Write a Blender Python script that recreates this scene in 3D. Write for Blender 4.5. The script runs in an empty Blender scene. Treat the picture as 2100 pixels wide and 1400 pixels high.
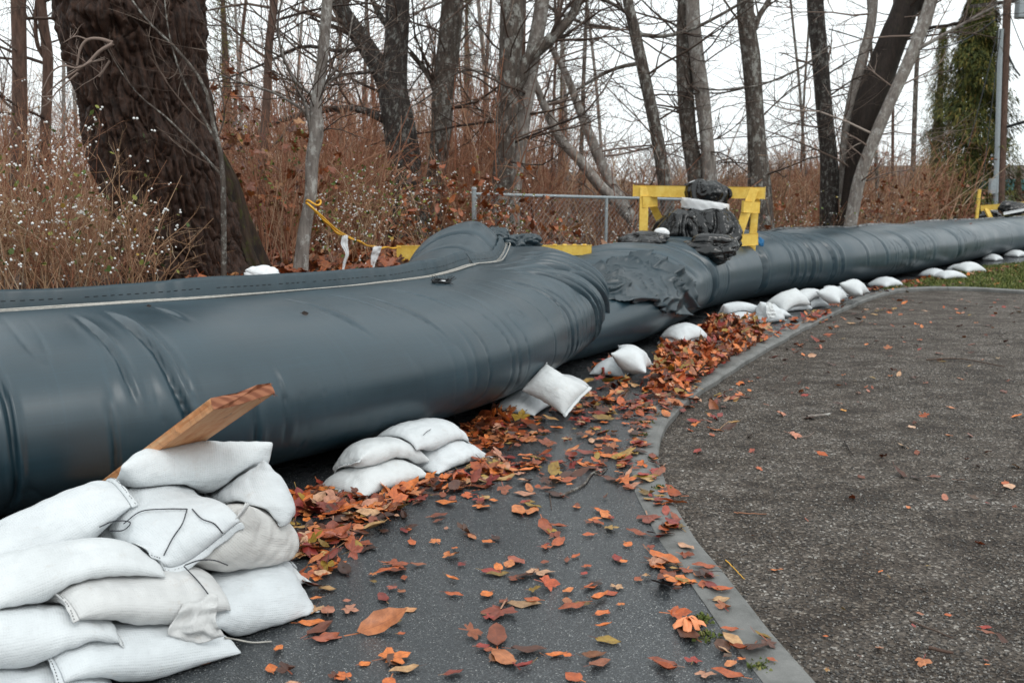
import bpy, bmesh, math, random
import numpy as np
from mathutils import Vector

# ------------------------------------------------------------------ camera, sky, sun, exposure
scene = bpy.context.scene
COL = scene.collection
CAM_H = 1.57
FPX = 35.0 / 36.0 * 2100.0
PITCH = math.atan(310.0 / FPX)
cd = bpy.data.cameras.new('camera'); cam = bpy.data.objects.new('camera', cd); COL.objects.link(cam)
cam.location = (0, 0, CAM_H); cam.rotation_euler = (math.pi / 2 - PITCH, 0, 0)
cd.lens = 35.0; cd.sensor_width = 36.0; cd.clip_start = 0.05; cd.clip_end = 900.0
cd.dof.use_dof = True; cd.dof.focus_distance = 5.0; cd.dof.aperture_fstop = 4.5
scene.camera = cam

SUN_EL, SUN_AZ = math.radians(52), math.radians(150)     # high, behind the photographer's right shoulder, veiled by cloud
world = bpy.data.worlds.new('World'); scene.world = world; world.use_nodes = True
wn = world.node_tree; wn.nodes.clear()
sky = wn.nodes.new('ShaderNodeTexSky'); sky.sky_type = 'NISHITA'; sky.sun_disc = False
sky.sun_elevation = SUN_EL; sky.sun_rotation = SUN_AZ; sky.dust_density = 4.0; sky.air_density = 1.0
hs = wn.nodes.new('ShaderNodeHueSaturation'); hs.inputs['Saturation'].default_value = 0.25
cloud = wn.nodes.new('ShaderNodeMix'); cloud.data_type = 'RGBA'; cloud.inputs[0].default_value = 0.86
cloud.inputs[7].default_value = (12.6, 13.4, 13.6, 1)      # even overcast deck
bg = wn.nodes.new('ShaderNodeBackground'); bg.inputs['Strength'].default_value = 0.1
wo = wn.nodes.new('ShaderNodeOutputWorld')
wn.links.new(sky.outputs[0], hs.inputs['Color']); wn.links.new(hs.outputs[0], cloud.inputs[6])
wn.links.new(cloud.outputs[2], bg.inputs[0]); wn.links.new(bg.outputs[0], wo.inputs[0])

sd = bpy.data.lights.new('sun', 'SUN'); sd.energy = 0.75; sd.angle = math.radians(25); sd.color = (1.0, 0.97, 0.93)
so = bpy.data.objects.new('sun', sd); COL.objects.link(so)
sdir = Vector((math.cos(SUN_EL) * math.sin(SUN_AZ), math.cos(SUN_EL) * math.cos(SUN_AZ), math.sin(SUN_EL)))
so.rotation_euler = sdir.to_track_quat('Z', 'Y').to_euler(); so.location = (0, 0, 30)
vs = scene.view_settings; vs.view_transform = 'Standard'; vs.look = 'None'; vs.exposure = 0.12; vs.gamma = 1.0
vs.use_curve_mapping = False

# ------------------------------------------------------------------ helpers
def ray(px, py):
    a, b = (px - 1050.0) / FPX, -(py - 700.0) / FPX
    c, s = math.cos(PITCH), math.sin(PITCH)
    return np.array([a, c + b * s, -s + b * c])
def P(px, py, z=0.0):                       # where the sight line meets height z
    d = ray(px, py); t = (z - CAM_H) / d[2]
    return np.array([0, 0, CAM_H]) + d * t
def D(px, py, y):                           # where it meets distance y
    d = ray(px, py); t = y / d[1]
    return np.array([0, 0, CAM_H]) + d * t

def sstep(a, b, x):
    t = np.clip((np.asarray(x, float) - a) / (b - a), 0, 1); return t * t * (3 - 2 * t)

def hash3(i, j, k, seed):
    h = (i * 374761393 + j * 668265263 + k * 2147483647 + seed * 1274126177).astype(np.int64) & 0xffffffff
    h = ((h ^ (h >> 13)) * 1274126177) & 0xffffffff
    h = ((h ^ (h >> 16)) * 2246822519) & 0xffffffff
    return ((h ^ (h >> 15)) & 0xffffff) / float(0xffffff)
def vnoise(p, seed=0):                      # value noise in -1..1
    p = np.asarray(p, float); f = np.floor(p).astype(np.int64); t = p - f; t = t * t * (3 - 2 * t)
    r = 0
    for a in (0, 1):
        for b in (0, 1):
            for c in (0, 1):
                w = (t[..., 0] if a else 1 - t[..., 0]) * (t[..., 1] if b else 1 - t[..., 1]) * (t[..., 2] if c else 1 - t[..., 2])
                r = r + w * hash3(f[..., 0] + a, f[..., 1] + b, f[..., 2] + c, seed)
    return r * 2 - 1
def fbm(p, seed=0, o=4):
    r = 0; a = 1.0
    for k in range(o):
        r = r + a * vnoise(np.asarray(p) * 2 ** k, seed + k * 17); a *= 0.5
    return r
def worley(p, seed=0):                      # F1, F2 in 3D
    p = np.asarray(p, float); f = np.floor(p).astype(np.int64)
    d1 = np.full(p.shape[:-1], 9.0); d2 = d1.copy()
    for a in (-1, 0, 1):
        for b in (-1, 0, 1):
            for c in (-1, 0, 1):
                i, j, k = f[..., 0] + a, f[..., 1] + b, f[..., 2] + c
                q = np.stack([i + hash3(i, j, k, seed), j + hash3(i, j, k, seed + 5), k + hash3(i, j, k, seed + 9)], -1)
                d = np.sqrt(((q - p) ** 2).sum(-1))
                m = d < d1; d2 = np.where(m, d1, np.minimum(d2, d)); d1 = np.where(m, d, d1)
    return d1, d2

def mesh(name, V, quads=None, tris=None, smooth=True, uv=None):
    V = np.asarray(V, np.float32).reshape(-1, 3)
    fs = []; tot = []
    if quads is not None and len(quads): q = np.asarray(quads, np.int32); fs.append(q.ravel()); tot.append(np.full(len(q), 4, np.int32))
    if tris is not None and len(tris): q = np.asarray(tris, np.int32); fs.append(q.ravel()); tot.append(np.full(len(q), 3, np.int32))
    li = np.concatenate(fs); lt = np.concatenate(tot); ls = np.concatenate([[0], np.cumsum(lt)[:-1]]).astype(np.int32)
    m = bpy.data.meshes.new(name)
    m.vertices.add(len(V)); m.vertices.foreach_set('co', V.ravel())
    m.loops.add(len(li)); m.loops.foreach_set('vertex_index', li)
    m.polygons.add(len(lt)); m.polygons.foreach_set('loop_start', ls); m.polygons.foreach_set('loop_total', lt)
    m.polygons.foreach_set('use_smooth', np.full(len(lt), smooth))
    m.update(calc_edges=True)
    if uv is not None:
        l = m.uv_layers.new(name='UVMap'); l.data.foreach_set('uv', np.asarray(uv, np.float32).reshape(-1, 2)[li].ravel())
    return m
def obj(name, m, mat=None, parent=None):
    o = bpy.data.objects.new(name, m); COL.objects.link(o)
    if mat is not None and m is not None and not m.materials: m.materials.append(mat)
    if parent is not None:
        o.parent = parent
        o.location = tuple(-c for c in parent.location) if parent.get('worldparts') else o.location
    return o
def tag(o, label=None, cat=None, group=None, kind=None):
    if label: o['label'] = label
    if cat: o['category'] = cat
    if group: o['group'] = group
    if kind: o['kind'] = kind
    return o
def thing(name, label, cat, loc=(0, 0, 0), group=None):   # Empty at the base; children are built in world coordinates
    o = bpy.data.objects.new(name, None); COL.objects.link(o); o.location = tuple(float(c) for c in loc)
    o['worldparts'] = 1; o.empty_display_size = 0.1
    return tag(o, label, cat, group)
def gridquads(n, m, wrap=False, off=0):     # n rows, m columns of vertices
    i = np.arange(n - 1)[:, None]; j = np.arange(m if wrap else m - 1)[None, :]
    a = i * m + j; b = i * m + (j + 1) % m
    return np.stack([a, b, b + m, a + m], -1).reshape(-1, 4) + off
def catmull(pts, n):                        # smooth resample by arc length
    p = np.asarray(pts, float); out = []
    q = np.vstack([2 * p[0] - p[1], p, 2 * p[-1] - p[-2]])
    for i in range(1, len(q) - 2):
        t = np.linspace(0, 1, 24, endpoint=False)[:, None]
        out.append(0.5 * (2 * q[i] + (q[i + 1] - q[i - 1]) * t + (2 * q[i - 1] - 5 * q[i] + 4 * q[i + 1] - q[i + 2]) * t ** 2 + (3 * q[i] - q[i - 1] - 3 * q[i + 1] + q[i + 2]) * t ** 3))
    out = np.vstack(out + [q[-2][None]])
    s = np.concatenate([[0], np.cumsum(np.linalg.norm(np.diff(out[:, :3], axis=0), axis=1))])
    t = np.linspace(0, s[-1], n)
    return np.stack([np.interp(t, s, out[:, k]) for k in range(out.shape[1])], -1)
def tubes(polys, ns=3, caps=False):         # polys: list of (pts, radii) -> V, quads
    Vs = []; Fs = []; off = 0
    by = {}
    for pts, r in polys: by.setdefault(len(pts), []).append((pts, r))
    an = np.arange(ns) * 2 * math.pi / ns
    for n, lst in by.items():
        X = np.array([l[0] for l in lst], float); R = np.array([np.broadcast_to(l[1], (n,)) for l in lst], float)
        T = np.gradient(X, axis=1); T /= np.linalg.norm(T, axis=2, keepdims=True) + 1e-9
        ref = np.where(np.abs(T[:, :1, 2:]) > 0.8, np.array([1.0, 0, 0]), np.array([0, 0, 1.0]))
        A = np.cross(T, ref); A /= np.linalg.norm(A, axis=2, keepdims=True) + 1e-9
        B = np.cross(T, A)
        ring = X[:, :, None] + R[:, :, None, None] * (A[:, :, None] * np.cos(an)[None, None, :, None] + B[:, :, None] * np.sin(an)[None, None, :, None])
        Vs.append(ring.reshape(-1, 3))
        q = gridquads(n, ns, True)
        k = np.arange(len(lst))[:, None, None] * n * ns
        Fs.append((q[None] + k).reshape(-1, 4) + off); off += len(lst) * n * ns
    return np.vstack(Vs), np.vstack(Fs)
def tubeobj(name, polys, ns, mat, parent=None, smooth=True):
    V, Q = tubes(polys, ns); return obj(name, mesh(name, V, Q, smooth=smooth), mat, parent)
def boxmesh(name, c, ax, ay, az, bev=0.0):  # centre and three half-axis vectors, chamfered
    bm = bmesh.new(); bmesh.ops.create_cube(bm, size=2)
    m = np.stack([ax, ay, az], 1)
    for v in bm.verts: v.co = Vector(np.asarray(c) + m @ np.array(v.co))
    if bev: bmesh.ops.bevel(bm, geom=bm.edges[:], offset=bev, segments=2, profile=0.6, affect='EDGES')
    bmesh.ops.recalc_face_normals(bm, faces=bm.faces)
    me = bpy.data.meshes.new(name); bm.to_mesh(me); bm.free(); return me
def beam(name, a, b, w, t, up, mat, parent, bev=0.006):
    a = np.asarray(a, float); b = np.asarray(b, float); d = b - a; L = np.linalg.norm(d); d /= L
    s = np.cross(d, up); s /= np.linalg.norm(s); u = np.cross(s, d)
    return obj(name, boxmesh(name, (a + b) / 2, d * L / 2, s * w / 2, u * t / 2, bev), mat, parent)

# ------------------------------------------------------------------ materials
class NT:
    def __init__(s, name):
        s.m = bpy.data.materials.new(name); s.m.use_nodes = True; s.t = s.m.node_tree; s.b = s.t.nodes['Principled BSDF']
    def n(s, kind, **kw):
        x = s.t.nodes.new('ShaderNode' + kind)
        for k, v in kw.items():
            if hasattr(x, k) and not k[0].isupper(): setattr(x, k, v)
            else: x.inputs[k.replace('_', ' ')].default_value = v
        return x
    def l(s, a, b): s.t.links.new(a, b)
    def ramp(s, fac, stops, interp='LINEAR'):
        r = s.n('ValToRGB'); r.color_ramp.interpolation = interp; e = r.color_ramp.elements
        while len(e) < len(stops): e.new(0.5)
        for x, (p, c) in zip(e, stops): x.position = p; x.color = (*c, 1) if len(c) == 3 else c
        s.l(fac, r.inputs[0]); return r.outputs[0]
    def noise(s, vec=None, scale=5.0, detail=4.0, rough=0.55, out=0):
        x = s.n('TexNoise'); x.inputs['Scale'].default_value = scale; x.inputs['Detail'].default_value = detail; x.inputs['Roughness'].default_value = rough
        if vec is not None: s.l(vec, x.inputs['Vector'])
        return x.outputs[out]
    def coord(s, which='Object'): return s.n('TexCoord').outputs[which]
    def mapping(s, vec, scale=(1, 1, 1)):
        x = s.n('Mapping'); x.inputs['Scale'].default_value = scale; s.l(vec, x.inputs['Vector']); return x.outputs[0]
    def mix(s, f, a, b, bt='MIX'):
        x = s.n('Mix', data_type='RGBA', blend_type=bt)
        for i, v in ((0, f), (6, a), (7, b)):
            if hasattr(v, 'links'): s.l(v, x.inputs[i])
            elif i == 0: x.inputs[0].default_value = v
            else: x.inputs[i].default_value = (*v, 1)
        return x.outputs[2]
    def math(s, op, a, b=0.0):
        x = s.n('Math', operation=op)
        for i, v in ((0, a), (1, b)):
            if hasattr(v, 'links'): s.l(v, x.inputs[i])
            else: x.inputs[i].default_value = v
        return x.outputs[0]
    def bump(s, h, strength=0.5, dist=0.01, prev=None):
        x = s.n('Bump'); x.inputs['Strength'].default_value = strength; x.inputs['Distance'].default_value = dist
        s.l(h, x.inputs['Height'])
        if prev is not None: s.l(prev, x.inputs['Normal'])
        s.l(x.outputs[0], s.b.inputs['Normal']); return x.outputs[0]
    def col(s, c):
        if hasattr(c, 'links'): s.l(c, s.b.inputs['Base Color'])
        else: s.b.inputs['Base Color'].default_value = (*c, 1)
    def rough(s, r):
        if hasattr(r, 'links'): s.l(r, s.b.inputs['Roughness'])
        else: s.b.inputs['Roughness'].default_value = r
    def spec(s, v): s.b.inputs['Specular IOR Level'].default_value = v
M = {}
# woven black geotextile of the dam
def geotextile(name, tint=(0.0130, 0.0340, 0.0470), rough=0.36):
    a = NT(name); uv = a.coord('UV')
    st = a.noise(a.mapping(uv, (2.0, 150.0, 1)), 1.0, 4, 0.7)          # fibres along the tube
    st2 = a.noise(a.mapping(uv, (40.0, 1.2, 1)), 1.0, 4, 0.6)          # faint chafe round it
    bl = a.noise(a.coord(), 1.7, 5, 0.6)
    c1 = a.ramp(bl, [(0.3, tuple(x * 0.82 for x in tint)), (0.72, tuple(x * 1.3 for x in tint))])
    c2 = a.mix(a.ramp(st, [(0.5, (0, 0, 0)), (0.85, (0.55,) * 3)]), c1, tuple(x * 1.9 for x in tint))
    c3 = a.mix(a.ramp(st2, [(0.58, (0, 0, 0)), (0.8, (0.4,) * 3)]), c2, tuple(x * 2.0 for x in tint))
    sc = a.noise(a.mapping(uv, (9.0, 60.0, 1)), 2.0, 2, 0.5)
    c4 = a.mix(a.ramp(sc, [(0.74, (0, 0, 0)), (0.8, (0.35,) * 3)]), c3, (0.17, 0.2, 0.21))
    a.col(c4); a.rough(a.ramp(bl, [(0.3, (rough - 0.05,) * 3), (0.7, (rough + 0.09,) * 3)])); a.spec(0.75)
    b1 = a.bump(a.noise(a.mapping(uv, (12.0, 5.0, 1)), 1.0, 3, 0.5), 0.14, 0.005)
    w = a.n('TexVoronoi'); w.inputs['Scale'].default_value = 420.0; a.l(uv, w.inputs['Vector'])
    a.bump(w.outputs['Distance'], 0.12, 0.001, b1)
    return a.m
M['dam'] = geotextile('geotextile')
M['dam_flap'] = geotextile('geotextile_flap', (0.014, 0.034, 0.046), 0.5)
M['dam_dark'] = geotextile('geotextile_sleeve', (0.010, 0.025, 0.034), 0.34)
# white woven polypropylene
def poly(name, base=(0.66, 0.69, 0.705), dirt=0.35):
    a = NT(name); uv = a.coord('UV'); ob = a.coord('Object')
    oi = a.n('ObjectInfo'); 
    big = a.noise(ob, 5.0, 5, 0.65); fine = a.noise(ob, 60.0, 3, 0.6)
    c = a.ramp(big, [(0.30, tuple(x * 0.87 for x in base)), (0.6, base), (0.8, tuple(min(0.86, x * 1.05) for x in base))])
    d = a.ramp(a.noise(ob, 11.0, 6, 0.75), [(0.58, (0, 0, 0)), (0.78, (dirt,) * 3)])
    c = a.mix(d, c, (0.40, 0.32, 0.25))
    sp = a.ramp(fine, [(0.76, (0, 0, 0)), (0.80, (0.6,) * 3)])
    c = a.mix(a.mix(1.0, sp, a.ramp(big, [(0.5, (0, 0, 0)), (0.62, (1, 1, 1))]), 'MULTIPLY'), c, (0.2, 0.17, 0.15))
    tw = a.ramp(oi.outputs['Random'], [(0.0, (0.94, 0.95, 0.96)), (0.5, (1, 1, 1)), (1.0, (1.0, 0.985, 0.965))])
    a.col(a.mix(1.0, c, tw, 'MULTIPLY')); a.rough(0.5); a.spec(0.35)
    b1 = a.bump(a.noise(a.mapping(uv, (7, 14, 1)), 1.0, 4, 0.6), 0.55, 0.018)
    b1 = a.bump(a.noise(a.mapping(uv, (26, 45, 1)), 1.0, 3, 0.6), 0.4, 0.006, b1)
    w1 = a.n('TexWave', bands_direction='X'); w1.inputs['Scale'].default_value = 42; a.l(uv, w1.inputs['Vector'])
    w2 = a.n('TexWave', bands_direction='Y'); w2.inputs['Scale'].default_value = 42; a.l(uv, w2.inputs['Vector'])
    a.bump(a.math('MULTIPLY', w1.outputs[0], w2.outputs[0]), 0.45, 0.002, b1)
    return a.m
M['poly'] = poly('woven_polypropylene')
M['poly_dirty'] = poly('woven_polypropylene_soiled', (0.64, 0.64, 0.63), 0.55)
def plain(name, c, r=0.6, var=0.12, scale=12.0, bump=0.2, dist=0.004, spec=0.4):
    a = NT(name); n = a.noise(a.coord(), scale, 5, 0.65)
    a.col(a.ramp(n, [(0.25, tuple(x * (1 - var * 1.6) for x in c)), (0.75, tuple(min(0.9, x * (1 + var)) for x in c))])); a.rough(r); a.spec(spec)
    if bump: a.bump(a.noise(a.coord(), scale * 4, 4, 0.6), bump, dist)
    return a.m
M['cloth_white'] = plain('white_cloth', (0.78, 0.79, 0.8), 0.7, 0.06)
M['string_black'] = plain('black_string', (0.02, 0.022, 0.03), 0.6)
M['string_grey'] = plain('grey_cord', (0.46, 0.44, 0.40), 0.8, 0.25, 40)
M['stitch'] = plain('dark_thread', (0.012, 0.014, 0.016), 0.7)
M['rope'] = plain('yellow_tape', (0.80, 0.42, 0.04), 0.5)
M['metal'] = plain('galvanised_steel', (0.32, 0.36, 0.38), 0.45, 0.2, 30)
M['bin'] = None
a = NT('black_plastic'); a.col((0.006, 0.0065, 0.007)); a.rough(0.17); a.spec(0.6)
a.bump(a.noise(a.coord(), 9, 4, 0.6), 0.35, 0.02); M['plastic'] = a.m
# yellow painted timber, scuffed
a = NT('yellow_painted_wood'); ob = a.coord()
n = a.noise(a.mapping(ob, (3, 3, 3)), 3.0, 6, 0.7); c = a.ramp(n, [(0.3, (0.70, 0.42, 0.05)), (0.6, (0.86, 0.60, 0.12)), (0.8, (0.88, 0.70, 0.25))])
ch = a.ramp(a.noise(ob, 26, 5, 0.75), [(0.66, (0, 0, 0)), (0.72, (0.8,) * 3)])
a.col(a.mix(ch, c, (0.33, 0.22, 0.10))); a.rough(0.55); a.bump(a.noise(a.mapping(ob, (6, 6, 40)), 3, 4), 0.25, 0.003); M['yellow'] = a.m
# weathered plank
a = NT('rough_sawn_cedar'); uv = a.coord('UV')
g = a.noise(a.mapping(uv, (2.5, 34.0, 1)), 1.0, 6, 0.7); g2 = a.noise(uv, 3.0, 5, 0.7)
c = a.ramp(g, [(0.28, (0.22, 0.065, 0.022)), (0.42, (0.52, 0.21, 0.075)), (0.60, (0.62, 0.34, 0.17)), (0.8, (0.46, 0.31, 0.19))])
c = a.mix(a.ramp(g2, [(0.52, (0, 0, 0)), (0.66, (0.75,) * 3)]), c, (0.55, 0.20, 0.06))
k = a.ramp(a.noise(a.mapping(uv, (4, 22, 1)), 1.6, 3, 0.6), [(0.68, (0, 0, 0)), (0.75, (0.9,) * 3)])
a.col(a.mix(k, c, (0.05, 0.025, 0.015))); a.rough(0.7); a.bump(g, 0.6, 0.004); M['plank'] = a.m
a = NT('plank_end_grain'); ob = a.coord()
w = a.n('TexWave', wave_type='RINGS'); w.inputs['Scale'].default_value = 14; w.inputs['Distortion'].default_value = 3; a.l(ob, w.inputs['Vector'])
a.col(a.ramp(w.outputs[0], [(0.2, (0.20, 0.065, 0.03)), (0.8, (0.33, 0.13, 0.065))])); a.rough(0.8); M['plank_end'] = a.m
# bark
def bark(name, dark, light, lich, amt, scale=1.0, rough=0.85, furrow=0.5):
    a = NT(name); ob = a.coord()
    v = a.noise(a.mapping(ob, (7 * scale, 7 * scale, 1.6 * scale)), 2.2, 6, 0.7)
    c = a.ramp(v, [(0.32, dark), (0.7, light)])
    li = a.ramp(a.noise(a.mapping(ob, (1, 1, 0.6)), 6.5 * scale, 7, 0.82), [(0.58 - 0.13 * amt, (0, 0, 0)), (0.64 - 0.10 * amt, (min(1, amt * 1.4),) * 3)])
    a.col(a.mix(li, c, lich)); a.rough(rough); a.spec(0.3)
    b = a.bump(v, furrow, 0.03)
    a.bump(a.noise(a.mapping(ob, (1, 1, 0.5)), 60, 4, 0.7), 0.5, 0.006, b)
    return a.m
M['bark_big'] = bark('bark_wet_dark', (0.007, 0.004, 0.003), (0.070, 0.032, 0.019), (0.15, 0.12, 0.11), 0.12, 2.2, 0.6, 0.8)
M['bark_mossy'] = bark('bark_mossy', (0.010, 0.007, 0.006), (0.055, 0.032, 0.02), (0.045, 0.05, 0.010), 0.55, 1.2, 0.9)
M['bark_dark'] = bark('bark_dark', (0.011, 0.009, 0.008), (0.055, 0.043, 0.037), (0.27, 0.27, 0.25), 0.42, 2.0)
M['bark_grey'] = bark('bark_grey', (0.032, 0.025, 0.021), (0.13, 0.105, 0.088), (0.38, 0.38, 0.35), 0.50, 1.6)
M['bark_pale'] = bark('bark_pale', (0.12, 0.10, 0.09), (0.30, 0.265, 0.235), (0.48, 0.47, 0.44), 0.5, 1.5, 0.8, 0.3)
M['bark_brown'] = bark('bark_brown', (0.05, 0.032, 0.025), (0.17, 0.10, 0.075), (0.2, 0.17, 0.14), 0.2, 1.6)
M['bark_black'] = bark('bark_blackish', (0.008, 0.006, 0.005), (0.040, 0.026, 0.02), (0.07, 0.06, 0.02), 0.15, 2.0, 0.7)
M['moss'] = plain('moss', (0.035, 0.045, 0.008), 0.95, 0.5, 30, 0.8, 0.02)
# twig mixes: colour varies from twig to twig
def twigs(name, stops, rough=0.85):
    a = NT(name); g = a.n('NewGeometry'); a.col(a.ramp(g.outputs['Random Per Island'], stops)); a.rough(rough); a.spec(0.25); return a.m
M['twig_tan'] = twigs('twigs_tan', [(0, (0.14, 0.065, 0.035)), (0.4, (0.34, 0.19, 0.105)), (0.8, (0.48, 0.31, 0.19)), (1, (0.52, 0.41, 0.30))])
M['twig_red'] = twigs('twigs_red', [(0, (0.14, 0.055, 0.033)), (0.45, (0.31, 0.13, 0.075)), (0.8, (0.41, 0.22, 0.135)), (1, (0.46, 0.33, 0.23))])
M['twig_dark'] = twigs('twigs_dark', [(0, (0.035, 0.024, 0.02)), (0.6, (0.10, 0.07, 0.055)), (1, (0.22, 0.17, 0.14))])
M['twig_grey'] = twigs('twigs_grey', [(0, (0.12, 0.085, 0.07)), (0.6, (0.24, 0.18, 0.15)), (1, (0.36, 0.3, 0.26))])
M['berry'] = plain('white_berries', (0.80, 0.80, 0.78), 0.45, 0.05, 20, 0)
M['leaf_green'] = twigs('green_leaves', [(0, (0.045, 0.07, 0.02)), (0.5, (0.10, 0.14, 0.035)), (0.85, (0.24, 0.23, 0.05)), (1, (0.35, 0.2, 0.04))], 0.6)
M['needles'] = twigs('cedar_foliage', [(0, (0.022, 0.034, 0.010)), (0.5, (0.07, 0.085, 0.022)), (0.85, (0.15, 0.14, 0.03)), (1, (0.22, 0.15, 0.04))], 0.7)
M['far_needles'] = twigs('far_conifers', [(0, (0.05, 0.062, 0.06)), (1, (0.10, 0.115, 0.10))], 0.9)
M['grass'] = twigs('grass', [(0, (0.05, 0.075, 0.015)), (0.6, (0.11, 0.14, 0.03)), (1, (0.22, 0.20, 0.07))], 0.7)
# fallen leaf: colour per leaf, veins from its own UV
def leafmat(name, stops):
    a = NT(name); g = a.n('NewGeometry'); oi = a.n('ObjectInfo')
    r = a.math('FRACT', a.math('ADD', a.math('MULTIPLY', oi.outputs['Random'], 3.7), g.outputs['Random Per Island']))
    c = a.ramp(r, stops)
    uv = a.n('SeparateXYZ'); a.l(a.coord('UV'), uv.inputs[0])
    av = a.math('ABSOLUTE', uv.outputs[1])
    mid = a.math('LESS_THAN', av, 0.035)
    sv = a.math('FRACT', a.math('SUBTRACT', a.math('MULTIPLY', uv.outputs[0], 9.0), a.math('MULTIPLY', av, 4.0)))
    side = a.math('LESS_THAN', sv, 0.16)
    vein = a.math('MAXIMUM', mid, a.math('MULTIPLY', side, 0.45))
    bl = a.ramp(a.noise(a.coord('Object'), 38.0, 5, 0.7), [(0.42, (0, 0, 0)), (0.72, (0.75,) * 3)])
    c = a.mix(bl, c, a.mix(1.0, c, (0.35, 0.28, 0.25), 'MULTIPLY'))
    c = a.mix(a.math('MULTIPLY', vein, 0.5), c, a.mix(1.0, c, (0.5, 0.42, 0.36), 'MULTIPLY'))
    a.col(c); a.rough(0.42); a.spec(0.5); a.bump(vein, 0.25, 0.003)
    return a.m
ST = [(0.0, (0.05, 0.02, 0.012)), (0.12, (0.11, 0.038, 0.02)), (0.22, (0.28, 0.065, 0.022)), (0.34, (0.54, 0.12, 0.03)), (0.47, (0.76, 0.22, 0.045)), (0.57, (0.60, 0.22, 0.08)),
      (0.64, (0.30, 0.10, 0.045)), (0.72, (0.22, 0.026, 0.02)), (0.80, (0.36, 0.045, 0.028)), (0.87, (0.62, 0.36, 0.22)), (0.93, (0.40, 0.25, 0.03)), (1.0, (0.09, 0.05, 0.028))]
M['leaf'] = leafmat('fallen_leaf', ST)
M['leaf_bank'] = leafmat('fallen_leaf_on_bank', [(0.0, (0.10, 0.03, 0.014)), (0.4, (0.30, 0.075, 0.02)), (0.7, (0.45, 0.13, 0.03)), (0.9, (0.22, 0.10, 0.05)), (1.0, (0.5, 0.24, 0.09))])
# ground surfaces
a = NT('wet_asphalt'); ob = a.coord()
v = a.n('TexVoronoi'); v.inputs['Scale'].default_value = 185; a.l(ob, v.inputs['Vector'])
vc = a.n('SeparateColor'); a.l(v.outputs['Color'], vc.inputs[0])
ch = a.ramp(vc.outputs[0], [(0.0, (0.032, 0.037, 0.041)), (0.55, (0.064, 0.070, 0.076)), (0.84, (0.105, 0.113, 0.119)), (0.94, (0.20, 0.205, 0.205)), (1.0, (0.44, 0.44, 0.42))])
sz = a.math('LESS_THAN', v.outputs['Distance'], 0.5)
c = a.mix(sz, (0.026, 0.028, 0.03), ch)
wet = a.noise(ob, 1.1, 5, 0.6)
c = a.mix(a.ramp(wet, [(0.40, (0, 0, 0)), (0.62, (0.55,) * 3)]), c, (0.028, 0.031, 0.034))
a.col(c); a.rough(a.ramp(wet, [(0.36, (0.42,) * 3), (0.50, (0.26,) * 3), (0.63, (0.10,) * 3)])); a.spec(0.5)
bb = a.bump(v.outputs['Distance'], 0.28, 0.004); a.bump(a.noise(ob, 3.5, 4), 0.12, 0.02, bb); M['asphalt'] = a.m
a = NT('kerb_concrete'); ob = a.coord()
n1 = a.noise(ob, 6, 6, 0.7); n2 = a.noise(ob, 170, 3, 0.7)
c = a.ramp(n1, [(0.3, (0.085, 0.085, 0.078)), (0.5, (0.145, 0.145, 0.138)), (0.72, (0.20, 0.198, 0.188))])
c = a.mix(a.ramp(n2, [(0.60, (0, 0, 0)), (0.72, (0.7,) * 3)]), c, (0.06, 0.06, 0.058))
c = a.mix(a.ramp(a.noise(ob, 230, 2, 0.6), [(0.66, (0, 0, 0)), (0.72, (0.6,) * 3)]), c, (0.4, 0.39, 0.37))
a.col(c); a.rough(0.55); a.bump(n2, 0.4, 0.004); M['kerb'] = a.m
a = NT('gravel_ground'); ob = a.coord()
v = a.n('TexVoronoi'); v.inputs['Scale'].default_value = 80; a.l(ob, v.inputs['Vector'])
vc = a.n('SeparateColor'); a.l(v.outputs['Color'], vc.inputs[0])
c = a.ramp(vc.outputs[0], [(0, (0.034, 0.027, 0.022)), (0.5, (0.090, 0.074, 0.061)), (0.86, (0.155, 0.130, 0.108)), (0.95, (0.31, 0.28, 0.25)), (1, (0.42, 0.4, 0.37))])
da = a.ramp(a.noise(a.mapping(ob, (1, 1.6, 1)), 2.3, 7, 0.7), [(0.40, (0.34, 0.29, 0.25)), (0.47, (0.62, 0.57, 0.52)), (0.6, (1, 1, 1))])
a.col(a.mix(1.0, c, da, 'MULTIPLY')); a.rough(0.75); a.spec(0.35)
bb = a.bump(v.outputs['Distance'], 0.9, 0.012); a.bump(a.noise(ob, 4, 4), 0.4, 0.05, bb); M['gravel'] = a.m
a = NT('pebbles'); g = a.n('NewGeometry')
c = a.ramp(g.outputs['Random Per Island'], [(0, (0.03, 0.027, 0.025)), (0.5, (0.085, 0.078, 0.072)), (0.8, (0.14, 0.12, 0.10)), (0.93, (0.24, 0.22, 0.20)), (1, (0.42, 0.40, 0.37))])
a.col(c); a.rough(0.6); M['pebble'] = a.m
a = NT('forest_floor'); ob = a.coord(); n1 = a.noise(ob, 9, 7, 0.75)
a.col(a.ramp(n1, [(0.3, (0.02, 0.012, 0.008)), (0.5, (0.075, 0.036, 0.02)), (0.68, (0.14, 0.055, 0.022)), (0.8, (0.12, 0.085, 0.05))])); a.rough(0.9)
a.bump(n1, 1.0, 0.05); M['floor'] = a.m
a = NT('lawn_ground'); ob = a.coord(); a.col(a.ramp(a.noise(ob, 5, 6, 0.7), [(0.35, (0.05, 0.06, 0.02)), (0.7, (0.11, 0.13, 0.035))])); a.rough(0.9); M['lawn'] = a.m
M['hill'] = plain('far_hillside', (0.115, 0.085, 0.07), 1.0, 0.4, 0.6, 0.6, 0.5)

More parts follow.
